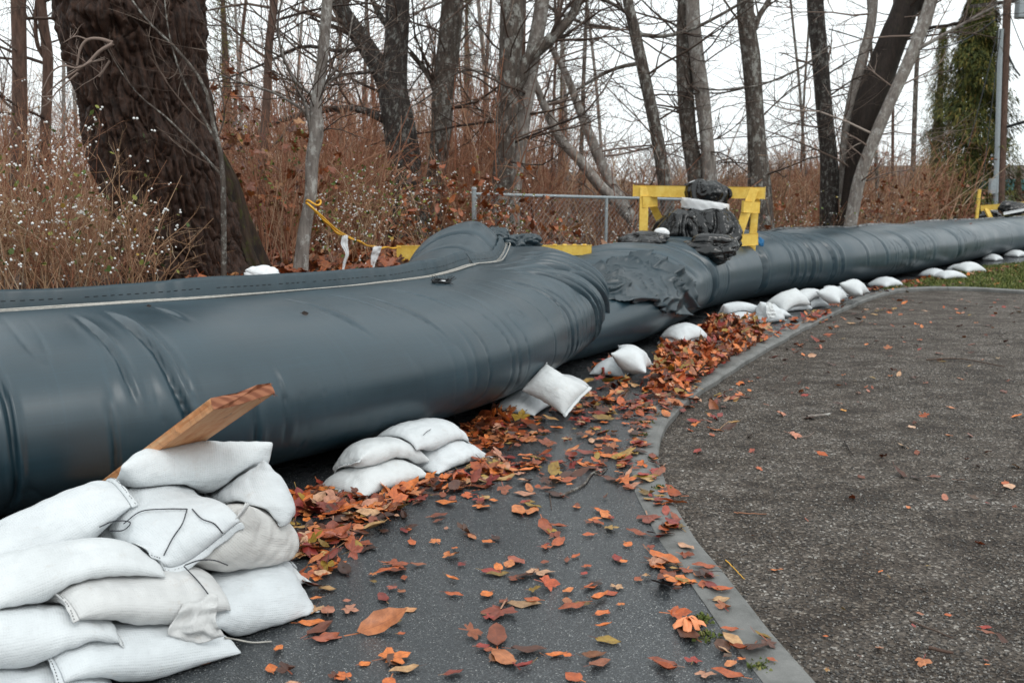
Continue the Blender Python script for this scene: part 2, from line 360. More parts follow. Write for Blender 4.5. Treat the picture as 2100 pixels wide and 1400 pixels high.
# ------------------------------------------------------------------ the dam's centre lines (plan), half width, height left/right of the seam
# columns: x, y, half width, height on the far side, height on the near side
PA = np.array([(-5.2, 3.1, 1.15, 0.95, 0.95), (-4.0, 4.1, 1.15, 0.95, 0.95), (-2.90, 4.98, 1.15, 0.95, 0.95), (-1.88, 5.80, 1.14, 0.94, 0.94), (-0.95, 7.02, 1.10, 0.92, 0.92),
               (-0.48, 8.0, 1.0, 0.95, 0.91), (-0.16, 8.9, 0.95, 1.12, 0.97), (-0.06, 9.6, 0.96, 1.30, 1.05), (-0.10, 10.2, 0.80, 1.22, 1.00), (-0.2, 10.7, 0.35, 0.8, 0.7)])
PB = np.array([(0.05, 8.75, 0.50, 0.52, 0.52), (0.48, 9.42, 0.58, 0.62, 0.62), (0.86, 10.2, 0.74, 0.76, 0.76), (1.22, 11.2, 0.88, 0.93, 0.93), (1.95, 12.9, 0.88, 0.97, 0.97), (3.30, 14.75, 0.86, 0.95, 0.95),
               (4.85, 16.4, 0.86, 0.94, 0.94), (6.8, 18.6, 0.86, 0.93, 0.93), (9.2, 21.6, 0.86, 0.90, 0.90), (12.0, 25.0, 0.86, 0.86, 0.86), (20.0, 33.2, 0.86, 0.86, 0.86), (32.0, 44.0, 0.86, 0.86, 0.86)])
CA = catmull(PA, 860); CB = catmull(PB, 1900)
KA = int(.827 * len(CA)); CALL = np.vstack([CA[:KA, :2], catmull(np.array([(0.2, 9.6), (0.9, 10.6), (1.5, 11.8)]), 60)[:, :2], CB[400:, :2]])
CALL = CALL[::8]
def side_dist(xy):                          # signed distance to the dam's line, positive behind it
    d = np.full(len(xy), 1e9); sg = np.ones(len(xy))
    for i in range(len(CALL) - 1):
        a, b = CALL[i], CALL[i + 1]; ab = b - a; L2 = (ab ** 2).sum()
        t = np.clip(((xy - a) @ ab) / L2, 0, 1); q = a + t[:, None] * ab
        e = np.linalg.norm(xy - q, axis=1); cr = ab[0] * (xy[:, 1] - a[1]) - ab[1] * (xy[:, 0] - a[0])
        m = e < d; d = np.where(m, e, d); sg = np.where(m, np.sign(cr), sg)
    return d * sg
def ground_z(xy):                           # the wooded bank behind the dam
    xy = np.atleast_2d(np.asarray(xy, float)); s = side_dist(xy)
    hb = 0.78 - 0.55 * sstep(-1.5, 2.5, xy[:, 0])
    z = -0.14 + (hb + 0.14) * sstep(0.55, 1.9, s) + 0.10 * vnoise(np.c_[xy * 0.7, xy[:, :1] * 0], 3) * sstep(1.0, 3.0, s)
    return z + 0.012 * np.clip(s - 4, 0, 60) * (xy[:, 0] < 14)

# ------------------------------------------------------------------ ground sheets
gx = np.concatenate([np.linspace(-420, -40, 20), np.linspace(-36, -9, 28), np.linspace(-8, 8, 110), np.linspace(8.3, 40, 90), np.linspace(44, 420, 24)])
gy = np.concatenate([np.linspace(-60, 1, 12), np.linspace(2, 16, 110), np.linspace(16.3, 45, 80), np.linspace(48, 420, 30)])
GX, GY = np.meshgrid(gx, gy); XY = np.c_[GX.ravel(), GY.ravel()]
V = np.c_[XY, ground_z(XY)]
tag(obj('ground', mesh('ground', V, gridquads(len(gy), len(gx))), M['floor']), kind='structure')

KPX = [(1900, 1640), (1770, 1500), (1680, 1400), (1600, 1310), (1510, 1205), (1440, 1120), (1385, 1030), (1352, 950), (1358, 890), (1395, 832), (1465, 780), (1540, 732), (1600, 698), (1660, 665), (1735, 630), (1795, 606), (1860, 593), (1960, 590), (2100, 597), (2500, 622), (3300, 670)]
KO = catmull(np.array([P(x, y)[:2] for x, y in KPX]), 400)
T = np.gradient(KO, axis=0); T /= np.linalg.norm(T, axis=1, keepdims=True); N = np.c_[-T[:, 1], T[:, 0]]
ks = np.concatenate([[0], np.cumsum(np.linalg.norm(np.diff(KO, axis=0), axis=1))])
KO = KO + N * (0.010 * vnoise(np.c_[ks * 3, ks * 0, ks * 0], 4))[:, None]     # hand-finished edge
KW = 0.175
rng0 = np.random.default_rng(5)
prof = [(0.0, -0.16), (0.0, -0.012), (0.008, 0.0), (0.03, 0.006), (KW - 0.02, 0.006), (KW, 0.001), (KW, -0.16)]
V = np.stack([np.c_[KO + N * u, np.full(len(KO), z)] for u, z in prof], 1)
V[:, 1:-1, 2] += (0.003 * vnoise(np.c_[ks * 2, ks * 0, ks * 0], 8))[:, None]
kerb = tag(bpy.data.objects.new('kerb', None), kind='structure'); COL.objects.link(kerb)
cuts = [0]
while ks[cuts[-1]] < ks[-1] - 2.2: cuts.append(int(np.searchsorted(ks, ks[cuts[-1]] + 1.35 + .5 * ((len(cuts) * 7) % 5) / 5)))
cuts.append(len(KO) - 1)
for c0, c1 in zip(cuts[:-1], cuts[1:]):     # cast lengths with open joints
    seg = V[c0:c1 + 1].copy(); t0_ = seg[1, 0] - seg[0, 0]; seg[0] += t0_ * .12; seg[-1] -= t0_ * .06; seg[..., 2] += rng0.uniform(-.003, .003)
    n_ = len(seg); caps = [[0, 1, 5, 6], [1, 2, 3, 4], [1, 4, 4, 5]]
    k_ = len(prof); e_ = (n_ - 1) * k_
    m_ = mesh('kerb_stone', seg, np.vstack([gridquads(n_, k_), [[0, 1, 5, 6], [e_ + 6, e_ + 5, e_ + 1, e_]]]), [[1, 2, 3], [1, 3, 4], [1, 4, 5], [e_ + 3, e_ + 2, e_ + 1], [e_ + 4, e_ + 3, e_ + 1], [e_ + 5, e_ + 4, e_ + 1]], smooth=False)
    obj('kerb_stone', m_, M['kerb'], kerb)

def polysheet(name, pts, z, mat):
    bm = bmesh.new(); vs_ = [bm.verts.new((p[0], p[1], z)) for p in pts]
    es = [bm.edges.new((vs_[i], vs_[(i + 1) % len(vs_)])) for i in range(len(vs_))]
    bmesh.ops.triangle_fill(bm, use_beauty=True, edges=es)
    bmesh.ops.recalc_face_normals(bm, faces=bm.faces)
    for f in bm.faces:
        if f.normal.z < 0: f.normal_flip()
    me = bpy.data.meshes.new(name); bm.to_mesh(me); bm.free()
    return tag(obj(name, me, mat), kind='structure')
KI = KO + N * (KW - 0.004)
kcut = int(np.argmin(np.abs(KO[:, 0] - P(1805, 603)[0]) + np.abs(KO[:, 1] - P(1805, 603)[1])))
edge = [P(x, y)[:2] for x, y in [(1850, 584), (1905, 570), (1990, 549), (2100, 538), (2200, 526)]] + [np.array([24.0, 34.0]), np.array([40.0, 49.0])]
back = [c[:2] for c in CB[::-60]] + [np.array([0.3, 10.6])] + [c[:2] for c in CA[KA::-60]] + [CA[0, :2]]
near = [np.array([-9.0, 0.0]), np.array([-9.0, -6.0]), np.array([KI[0, 0], -6.0])]
polysheet('asphalt_path', list(KI[:kcut:3]) + edge + back[1:] + near, 0.0, M['asphalt'])
# gravel lot, one step lower than the kerb, gently rutted
lot = list(KO[::3] - N[::3] * -0.003) + [np.array([60.0, KO[-1, 1]]), np.array([60.0, -8.0]), np.array([KO[0, 0], -8.0])]
polysheet('gravel_lot', lot, -0.05, M['gravel'])
lawn = list(KI[kcut - 1::3]) + [np.array([60.0, KI[-1, 1] + 0.2]), np.array([60.0, 49.0])] + edge[::-1]
polysheet('lawn', lawn, -0.006, M['lawn'])

rng = np.random.default_rng(7)
def inside(poly, pts):
    poly = np.asarray(poly); r = np.zeros(len(pts), bool); j = len(poly) - 1
    for i in range(len(poly)):
        xi, yi = poly[i]; xj, yj = poly[j]
        m = ((yi > pts[:, 1]) != (yj > pts[:, 1])) & (pts[:, 0] < (xj - xi) * (pts[:, 1] - yi) / (yj - yi + 1e-12) + xi)
        r ^= m; j = i
    return r
# loose pebbles on the lot, thinning with distance
n = 120000
yy = 2.7 + (rng.random(n) ** 1.6) * 9.0; xx = (rng.random(n) * 1.08 - 0.1) * yy * 0.58
pt = np.c_[xx, yy]; pt = pt[inside(lot, pt)][:62000]
clump = vnoise(np.c_[pt * 2.2, pt[:, :1] * 0], 21); pt = pt[rng.random(len(pt)) < 0.55 + 0.45 * clump]
k = len(pt); base = np.array([(1, 0, 0), (-1, 0, 0), (0, 1, 0), (0, -1, 0), (0, 0, 1.0), (0, 0, -1.0)])
ft = np.array([(0, 2, 4), (2, 1, 4), (1, 3, 4), (3, 0, 4), (2, 0, 5), (1, 2, 5), (3, 1, 5), (0, 3, 5)])
sz = 0.0030 + 0.0045 * rng.random(k) ** 2.5
R = rng.normal(size=(k, 3, 3)); R = np.linalg.qr(R)[0]
Vp = np.einsum('kij,vj->kvi', R, base) * (sz[:, None, None] * (0.7 + 0.6 * rng.random((k, 6, 1)))) * np.array([1, 1, 0.75])
Vp += np.c_[pt, np.full(k, -0.0475)][:, None, :]
tag(obj('pebbles', mesh('pebbles', Vp, None, (ft[None] + 6 * np.arange(k)[:, None, None]).reshape(-1, 3), smooth=False), M['pebble']), 'loose grey and brown pebbles covering the gravel lot', 'gravel', kind='stuff')
# grass blades on the lawn strip and tufts in the path
def blades(name, pts, h, label):
    k = len(pts); az = rng.random(k) * 6.28; ln = h * (0.5 + rng.random(k)); w = 0.004 + 0.004 * rng.random(k)
    d = np.c_[np.cos(az), np.sin(az), np.zeros(k)]; s = np.c_[-np.sin(az), np.cos(az), np.zeros(k)]
    b = np.asarray(pts); lean = (0.2 + 0.7 * rng.random(k))[:, None]
    m1 = b + d * lean * ln[:, None] * 0.4 + np.array([0, 0, 1]) * ln[:, None] * 0.6
    t = b + d * lean * ln[:, None] + np.array([0, 0, 1]) * ln[:, None] * 0.9
    V = np.stack([b - s * w[:, None], b + s * w[:, None], m1 + s * w[:, None] * 0.8, m1 - s * w[:, None] * 0.8, t], 1)
    i = 5 * np.arange(k)[:, None]
    return tag(obj(name, mesh(name, V, np.array([[0, 1, 2, 3]]) + i, np.array([[3, 2, 4]]) + i), M['grass']), label, 'grass', kind='stuff')
n = 60000; yy = 14 + rng.random(n) * 14; xx = yy * (0.36 + 0.25 * rng.random(n)); pt = np.c_[xx, yy]; pt = pt[inside(lawn, pt)]
blades('grass', np.c_[pt, np.full(len(pt), -0.006)], 0.05, 'short green grass strip between path and gravel lot')
tp = []
for x, y, r in [(1325, 868, .06), (1312, 892, .05), (1352, 1000, .035), (1448, 1305, .05), (1440, 1270, .04), (1340, 940, .03), (1560, 1370, .04)]:
    c = P(x, y); q = rng.normal(size=(70, 2)) * r * 0.5; tp.append(np.c_[q + c[:2], np.full(70, 0.002)])
blades('moss_tufts', np.vstack(tp), 0.012, 'tiny green moss tufts growing along the kerb joint')

# ------------------------------------------------------------------ the two water-filled dam tubes
def sweep(C, nphi, creases, seed, wr=0.006, fan=None):
    n = len(C); xy = C[:, :2]; s = np.concatenate([[0], np.cumsum(np.linalg.norm(np.diff(xy, axis=0), axis=1))])
    T = np.gradient(xy, axis=0); T /= np.linalg.norm(T, axis=1, keepdims=True); R = np.c_[T[:, 1], -T[:, 0]]
    ph = np.concatenate([np.linspace(-0.5 * math.pi, -0.15 * math.pi, int(nphi * .16), endpoint=False), np.linspace(-0.15 * math.pi, 0.62 * math.pi, int(nphi * .62), endpoint=False), np.linspace(0.62 * math.pi, 1.5 * math.pi, nphi - int(nphi * .16) - int(nphi * .62), endpoint=False)])
    S, PH = np.meshgrid(s, ph, indexing='ij')
    W = C[:, 2][:, None]; HL = C[:, 3][:, None]; HR = C[:, 4][:, None]
    cx = np.sign(np.cos(PH)) * np.abs(np.cos(PH)) ** 0.80; sz_ = np.sign(np.sin(PH)) * np.abs(np.sin(PH)) ** 0.86
    bl = sstep(-0.35, 0.35, cx); Hh = HL * (1 - bl) + HR * bl
    x = W * cx; z = 0.5 * Hh * (1 + sz_)
    # displacement along the outward direction
    d = np.zeros_like(S); deg = np.degrees(PH)
    for (s0, dep, w, a, b, skew) in creases:
        sc = s0 + skew * (deg - 60) / 90.0 + 0.02 * vnoise(np.stack([deg / 22, S * 0, S * 0 + s0], -1), seed + 3)
        mk = sstep(a, a + 22, deg) * (1 - sstep(b - 22, b, deg))
        e = S - sc
        d += mk * (-1.25 * dep * np.exp(-np.abs(e) / (.85 * w)) + 0.7 * dep * np.exp(-((e - 2.3 * w) / (1.4 * w)) ** 2) + 0.2 * dep * np.exp(-((e + 2.6 * w) / (2.4 * w)) ** 2))
    q = np.stack([S * 9 + 0.5 * np.sin(deg / 40), PH * 0.8, S * 0], -1)
    rid = 1 - np.abs(vnoise(q, seed)); zone = sstep(0.0, 0.75, vnoise(np.stack([S * 0.8, PH * 0.7, S * 0], -1), seed + 5) + 0.25)
    d += -wr * (rid ** 14) * zone * 2.4 + wr * 0.22 * vnoise(np.stack([S * 5, PH * 1.2, S * 0], -1), seed + 8)
    d += 0.010 * vnoise(np.stack([S * 1.3, PH * 1.1, S * 0], -1), seed + 11)
    if fan is not None: d += fan(S, PH, cx)
    up = sstep(-0.9, -0.5, np.sin(PH))
    d *= up
    x = x + d * np.cos(PH); z = np.maximum(z + d * np.sin(PH), 0.002 + 0 * z)
    X = np.stack([xy[:, :1] + R[:, :1] * x, xy[:, 1:2] + R[:, 1:2] * x, z], -1)
    uv = np.stack([S, PH * 0.55], -1)
    return X, s, ph, R, uv
def sweepmesh(name, X, uv):
    n, m = X.shape[:2]
    Xc = np.concatenate([X, X[:, :1]], 1); uvc = np.concatenate([uv, uv[:, :1] + np.array([0, 2 * math.pi * 0.55])], 1)
    q = gridquads(n, m + 1)[:, ::-1]
    return mesh(name, Xc, q, uv=uvc)
def sA(px, py, z): # arc length on A nearest to a seen point
    p = P(px, py, z)[:2]; i = np.argmin(((CA[:, :2] - p) ** 2).sum(1)); return sAall[i]
sAall = np.concatenate([[0], np.cumsum(np.linalg.norm(np.diff(CA[:, :2], axis=0), axis=1))])
sBall = np.concatenate([[0], np.cumsum(np.linalg.norm(np.diff(CB[:, :2], axis=0), axis=1))])
def fanA(S, PH, cx):                        # folds fanning out from the kink of the seam, valley along the seam beyond it
    s0 = np.interp(8.35, CA[:, 1], sAall)
    m = sstep(s0 - 0.25, s0 + 0.8, S)
    v = -0.13 * np.exp(-(cx / 0.22) ** 2) * m * np.sin(np.clip(PH, 0, math.pi))
    a = (S - s0 + 0.25) * 1.0
    an = np.arctan2(1.45 - PH, a + 1e-3)
    r = np.hypot(1.45 - PH, a)
    k = sstep(-0.3, 0.5, S - s0) * np.exp(-((r - 0.55) / 0.55) ** 2) * (PH < 1.5)
    f = -0.055 * k * (1 - np.abs(np.sin(an * 6.5 + 0.8 * np.sin(r * 4)))) ** 4
    left = (PH > 1.6) & (PH < 2.7)
    g = -0.06 * left * m * (1 - np.abs(np.sin(S * 6.5 + PH * 1.6 + .5 * np.sin(PH * 5)))) ** 5.0
    return v + f + g
s_end = sAall[-1]
sk = np.interp(8.35, CA[:, 1], sAall)
def s_at(px, py): # arc length of A below a seen point of its front face
    return sA(px, py, 0.6)
crA = [(sA(60, 640, .9) + .10, .020, .011, 5, 80, -.10), (sA(180, 640, .9), .034, .014, -30, 82, -.12), (sA(180, 640, .9) + .05, .012, .010, 0, 70, -.12), (sA(300, 640, .9), .020, .011, 58, 88, -.1), (sA(10, 700, .9) - .1, .030, .012, -40, 45, -.05),
       (sA(110, 660, .9), .022, .009, -35, 20, -.05), (sA(330, 640, .9), .020, .010, -35, 14, -.05), (sA(400, 640, .9), .012, .009, -30, 30, -.05), (sA(480, 610, .9), .012, .011, 30, 84, -.15), (sA(560, 600, .9), .009, .010, 45, 86, -.15), (sA(640, 600, .9), .009, .010, 20, 78, -.15), (sA(720, 590, .9), .010, .010, 40, 86, -.2),
       (sk - .45, .020, .014, -30, 72, -.25), (sk - .3, .012, .012, -30, 60, -.25), (sk + .12, .042, .014, -38, 78, -.45), (sk + .24, .034, .013, -38, 64, -.5), (sk + .34, .02, .012, -20, 50, -.5), (sk + .55, .050, .018, -35, 82, -.45), (sk + .72, .034, .015, -25, 86, -.35), (sk + .9, .03, .016, -25, 86, -.3), (sk + 1.05, .040, .022, -30, 86, -.2)]
XA, s_, phA, RA, uvA = sweep(CA, 230, crA, 40, 0.0045, fanA)
damA = thing('water_dam_tube', 'big dark blue-grey water-filled fabric dam tube in the foreground, bent back at its humped end', 'dam tube', (CA[0, 0], CA[0, 1], 0))
shell = obj('fabric_shell', sweepmesh('fabric_shell', XA, uvA), M['dam'], damA)
def crest(X, ph, ang): return X[:, int(np.argmin(np.abs(ph - ang)))]
# seam hem standing up along the top, in two runs with a kink between
def hem(name, base, R, h, parent, mat, seed, lean=0.5, pucker=0.008):
    n = len(base); rows = []; s = np.concatenate([[0], np.cumsum(np.linalg.norm(np.diff(base, axis=0), axis=1))])
    wob = 0.012 * vnoise(np.c_[s * 3, s * 0, s * 0], seed); wob2 = pucker * vnoise(np.c_[s * 18, s * 0, s * 0 + 4], seed + 1)
    hh = h * (1 + 0.10 * vnoise(np.c_[s * 2.5, s * 0, s * 0 + 9], seed + 2))
    for t in np.linspace(0, 1, 7):
        off = (-lean * t * 0.5 * hh + (wob + wob2) * (0.25 + t) + 0.006 * math.sin(t * 3))[:, None] * np.c_[R, np.zeros(n)]
        rows.append(base + off + np.c_[np.zeros((n, 2)), t * hh * 0.92 - 0.012])
    X = np.stack(rows, 1); uv = np.stack([np.repeat(s[:, None], 7, 1), np.repeat(np.linspace(0, h, 7)[None], n, 0)], -1)
    o = obj(name, mesh(name, X, gridquads(n, 7), uv=uv), mat, parent)
    md = o.modifiers.new('thick', 'SOLIDIFY'); md.thickness = 0.007; md.offset = 0
    return o, X
ca = crest(XA, phA, math.pi / 2)
k0 = int(np.argmin(np.abs(sAall - sk)))
hemA, HX = hem('seam_hem', ca[:k0], RA[:k0], 0.13, damA, M['dam_flap'], 3)
k1 = int(np.argmin(np.abs(sAall - (sk + 1.75))))
hemB, HX2 = hem('seam_hem', ca[k0 + 6:k1], RA[k0 + 6:k1], 0.10, damA, M['dam_flap'], 13, 1.3, 0.012)
# stitches on the hem: a broken dark line
st = []
for X, a, b in ((HX, 60, k0 - 2), (HX2, 2, k1 - k0 - 12)):
    for i in range(a, b, 4):
        if rng.random() < 0.85 and i + 1 < len(X):
            p = X[i, 3] + np.r_[RA[min(i, len(RA) - 1)] * 0.006, 0]; q = X[min(i + 2, len(X) - 1), 3] + np.r_[RA[min(i, len(RA) - 1)] * 0.006, 0]
            st.append((np.array([p, q]), 0.0018))
tubeobj('stitching', st, 4, M['stitch'], hemA)['kind'] = 'stuff'
# loose strands of pale cord laid along the foot of the hem
for k in range(6):
    s = np.arange(k0) * 0.0105; ofs = 0.010 + 0.012 * k + 0.012 * vnoise(np.c_[s * 1.3, s * 0 + k * 3.3, s * 0], 31 + k)
    pts = ca[:k0] + np.c_[RA[:k0] * ofs[:, None], 0.004 + 0.003 * np.sin(s * 2 + k)]
    tubeobj('seam_cord', [(pts[::3], 0.0028)], 5, M['string_grey'], damA)
for k in range(4):
    b = ca[k0 - 4:k1 + 8]; s = np.arange(len(b)) * 0.0105; ofs = 0.012 + 0.014 * k + 0.01 * vnoise(np.c_[s * 2, s * 0 + k * 2.1, s * 0], 51 + k)
    tubeobj('seam_cord', [((b + np.c_[RA[k0 - 4:k1 + 8] * ofs[:, None], np.full(len(b), 0.006)])[::3], 0.0026)], 5, M['string_grey'], damA)
# torn hole with frayed rim near the kink
def onA(px, py, zg=0.9):
    d = ray(px, py); o = np.array([0, 0, CAM_H]); v = XA.reshape(-1, 3) - o
    dn = d / np.linalg.norm(d); dist = np.linalg.norm(v - (v @ dn)[:, None] * dn, axis=1) + 0.004 * np.linalg.norm(v, axis=1)
    i = int(np.argmin(dist)); return XA.reshape(-1, 3)[i], i
hp, hi = onA(905, 580)
row = hi // XA.shape[1]; tt = np.r_[CA[row + 1, :2] - CA[row - 1, :2], 0]; tt /= np.linalg.norm(tt); rr = np.r_[RA[row], -0.12]; rr /= np.linalg.norm(rr); nn = np.cross(rr, tt); nn = nn if nn[2] > 0 else -nn
rim = [hp + tt * 0.085 * math.cos(a) + rr * 0.05 * math.sin(a) + nn * (0.014 + 0.005 * math.sin(3 * a)) for a in np.linspace(0, 2 * math.pi, 25)]
tubeobj('torn_rim', [(np.array(rim), 0.010)], 6, M['stitch'], damA)
fr = []
for a in rng.random(46) * 6.28:
    p = hp + tt * 0.08 * math.cos(a) + rr * 0.05 * math.sin(a) + nn * 0.012; e = p + (tt * math.cos(a) + rr * math.sin(a)) * rng.uniform(.01, .05) + nn * rng.uniform(0, .04) + rng.normal(size=3) * 0.012
    fr.append((np.array([p, (p + e) / 2 + rng.normal(size=3) * 0.006, e]), 0.0014))
tubeobj('frayed_threads', fr, 3, M['stitch'], damA)['kind'] = 'stuff'
dV = np.array([hp + nn * 0.016] + [hp + tt * 0.05 * math.cos(a) + rr * 0.02 * math.sin(a) + nn * 0.014 for a in np.linspace(0, 2 * math.pi, 16, endpoint=False)])
obj('inner_liner', mesh('inner_liner', dV, None, [(0, 1 + i, 1 + (i + 1) % 16) for i in range(16)]), M['cloth_white'], damA)

def crumple(name, c, ax, ay, az, mat, parent, seed, amp=0.18, freq=2.6, lo=-0.6, nu=90, nv=60, cut=None, squash=True):
    # a slack sheet gathered over a lump: half-ellipsoid with sharp folds
    th = np.linspace(0, 2 * math.pi, nu, endpoint=False); ph = np.linspace(math.pi / 2, lo, nv)
    PHI, TH = np.meshgrid(ph, th, indexing='ij')
    u = np.stack([np.cos(PHI) * np.cos(TH), np.cos(PHI) * np.sin(TH), np.sin(PHI)], -1)
    wq = u + 0.25 * np.stack([vnoise(u * 2, seed), vnoise(u * 2, seed + 1), vnoise(u * 2, seed + 2)], -1); rdg = lambda q_, s_: 1 - np.abs(vnoise(q_, s_))
    r = 1 - amp * 1.0 * rdg(wq * freq * np.array([.8, .5, 1.0]), seed + 10) ** 3 - amp * .45 * rdg(wq * freq * 1.6, seed + 20) ** 4 + amp * 0.9 * vnoise(u * 1.3, seed + 3)
    pl = 0.10 * amp * 3 * (1 - np.abs(np.sin(TH * 7 + 2.2 * vnoise(u * 2, seed + 6)))) ** 1.5 * sstep(1.3, 0.3, PHI)
    r = r - pl
    X = c + (u * r[..., None]) @ np.stack([ax, ay, az])
    uv = np.stack([TH / 4, PHI / 3], -1)
    o = obj(name, mesh(name, X, gridquads(nv, nu, True)[:, ::-1], uv=uv), mat, parent)
    return o
def drape_sheet(name, c, ax, ay, prof, mat, parent, seed, npl=11, pleat=.12, nu=130, nv=46):
    # sheet gathered at a neck: prof = list of (height, radius factor, pleat strength)
    th = np.linspace(0, 2 * math.pi, nu, endpoint=False); pr = np.array(prof, float); t = np.linspace(0, 1, nv); k = np.linspace(0, 1, len(pr))
    zz, rr, pp = [np.interp(t, k, pr[:, i]) for i in range(3)]
    T2, TH = np.meshgrid(t, th, indexing='ij'); u = np.stack([np.cos(TH) * 1.3, np.sin(TH) * 1.3, T2 * 1.6], -1)
    w = TH * round(npl * .55) + 5.0 * vnoise(u * 1.5, seed) + 2.5 * T2
    f = (1 - np.abs(np.sin(w / 2))) ** 1.3; g = (1 - np.abs(vnoise(u * np.array([2.6, 2.6, 2.4]), seed + 2))) ** 4 + .6 * (1 - np.abs(vnoise(u * 5.5, seed + 3))) ** 4
    r = rr[:, None] * (1 - pleat * pp[:, None] * f * 1.6 - .07 * pp[:, None] * g + .14 * vnoise(u * .9, seed + 4) * pp[:, None])
    X = c + (np.cos(TH) * r)[..., None] * ax + (np.sin(TH) * r)[..., None] * ay + (zz[:, None] * (1 + .10 * vnoise(u * 1.4, seed + 6)))[..., None] * np.array([0, 0, 1.0])
    return obj(name, mesh(name, X, gridquads(nv, nu, True), uv=np.stack([TH / 4, T2], -1)), mat, parent)
E3 = np.eye(3)
gc = D(1062, 492, 10.35)
crumple('gathered_end', gc + np.array([0, 0, -0.08]), E3[0] * 0.27, E3[1] * 0.3, E3[2] * 0.17, M['dam_dark'], damA, 71, 0.3, 2.2)
gc = D(1010, 470, 10.25)
crumple('gathered_end', gc + np.array([0, 0.1, -0.10]), E3[0] * 0.2, E3[1] * 0.25, E3[2] * 0.14, M['dam_dark'], damA, 75, 0.3, 2.2)

# tube B
def pinch(C, sall, s0, w, k):
    f = 1 - k * np.exp(-((sall - s0) / w) ** 2); C[:, 2] *= (1 + f) / 2; C[:, 3] *= f; C[:, 4] *= f
def sB(px, py, z=0.9):
    p = P(px, py, z)[:2]; return sBall[int(np.argmin(((CB[:, :2] - p) ** 2).sum(1)))]
sp1, sp2 = np.interp(12.35, CB[:, 1], sBall), np.interp(14.15, CB[:, 1], sBall)
pinch(CB, sBall, sp1 - 0.25, 0.16, 0.05); pinch(CB, sBall, sp2, 0.13, 0.16); pinch(CB, sBall, sp2 + 2.1, 0.3, 0.05); pinch(CB, sBall, sp2 + 5.2, 0.8, 0.04); pinch(CB, sBall, sp2 + 8.2, 0.8, 0.05)
CB[:, 3] += 0.03 * np.exp(-((sBall - sp2 - 0.6) / .5) ** 2); CB[:, 4] += 0.03 * np.exp(-((sBall - sp2 - 0.6) / .5) ** 2)
def fanB(S, PH, cx):
    m = sstep(1.6, 2.4, S) * (1 - sstep(sp1 + .2, sp1 + 1.4, S))
    q = S * 5.2 + PH * 1.7
    f = -0.085 * m * (1 - np.abs(np.sin(q + 0.7 * np.sin(PH * 3)))) ** 5 * sstep(0.1, 0.7, PH) * (PH < 2.4)
    return f
crB = [(sp1 - .25, .05, .03, -40, 95, -.15), (sp1 - .13, .035, .02, -40, 60, -.2), (sp1 + .55, .012, .02, -30, 80, -.1), (sp2 - .03, .075, .035, -40, 120, -.05), (sp2 + .12, .03, .02, -10, 70, .15),
       (sp2 + .75, .020, .022, -30, 90, -.12), (sp2 + .95, .030, .022, -40, 95, -.12), (sp2 + 1.25, .018, .02, -40, 90, -.12), (sp2 + 1.5, .030, .026, -40, 95, -.15), (sp2 + 1.75, .02, .02, -30, 95, -.15),
       (sp2 + 2.15, .034, .03, -40, 95, -.2), (sp2 + 2.4, .022, .025, -30, 80, -.2), (sp2 + 3.3, .012, .03, -20, 80, -.2), (sp2 + 4.1, .012, .03, -20, 80, -.2), (sp2 + 5.2, .02, .06, -30, 80, -.2), (sp2 + 6.4, .012, .05, -30, 80, -.2), (sp2 + 8.2, .02, .08, -30, 80, -.2)]
XB, s_, phB, RB, uvB = sweep(CB, 150, crB, 90, 0.006, fanB)
damB = thing('water_dam_tube', 'long dark fabric dam tube receding to the right, starting under the nearer tube', 'dam tube', (CB[0, 0], CB[0, 1], 0))
obj('fabric_shell', sweepmesh('fabric_shell', XB, uvB), M['dam'], damB)
cb = crest(XB, phB, math.pi / 2 + 0.25)
i0 = int(np.argmin(np.abs(sBall - (sp2 + .35))))
sel = np.arange(i0, len(cb), 2)
hem('seam_hem', cb[sel], RB[sel], 0.055, damB, M['plastic'], 23, 0.5, 0.02)
# crumpled loose sleeve over the start of tube B
sa, sb = np.interp(9.35, CB[:, 1], sBall), np.interp(10.95, CB[:, 1], sBall)
ii = np.where((sBall > sa) & (sBall < sb))[0]
m = np.where((phB > -0.30) & (phB < 2.0))[0]
SX = XB[np.ix_(ii, m)].copy(); cen = np.c_[CB[ii, :2], np.full(len(ii), 0.35)][:, None]
S2, F2 = np.meshgrid(np.linspace(0, 1, len(ii)), np.linspace(0, 1, len(m)), indexing='ij')
q = np.stack([S2 * 5.5 + F2 * 2.0, F2 * 6 - S2 * 1.0, S2 * 0], -1)
q = q + 0.5 * np.stack([vnoise(q * 1.2, 5), vnoise(q * 1.2, 6), q[..., 2] * 0], -1)
rf = lambda q_, sd_: 1 - np.abs(vnoise(q_, sd_))
qa = np.stack([S2 * 6 + F2 * 6 + .8 * vnoise(q * .8, 41), F2 * 2.2 - S2 * 2, S2 * 0], -1); qb = np.stack([S2 * 10 - F2 * 6 + .8 * vnoise(q, 42), F2 * 3 + S2 * 3, S2 * 0], -1)
tri = np.stack([S2 * 17 + F2 * 7, F2 * 3, S2 * 0], -1)
dd = 0.01 + 0.080 * rf(qa, 77) ** 4 + 0.042 * rf(qb, 78) ** 4 + 0.006 * rf(qb * 2.3, 79) ** 2 + 0.02 * vnoise(q * .6, 80) + 0.03 * vnoise(tri, 3) * sstep(0.3, 0.0, F2)
dd += 0.05 * sstep(0.75, 1.0, S2) * (0.5 + vnoise(np.stack([F2 * 9, S2, S2 * 0], -1), 15))
dd += 0.05 * sstep(0.12, 0.0, F2) * (0.4 + vnoise(np.stack([S2 * 11, F2, S2 * 0], -1), 16))
dirn = SX - cen; dirn /= np.linalg.norm(dirn, axis=-1, keepdims=True)
SX += dirn * dd[..., None]; SX[..., 2] = np.maximum(SX[..., 2], 0.01)
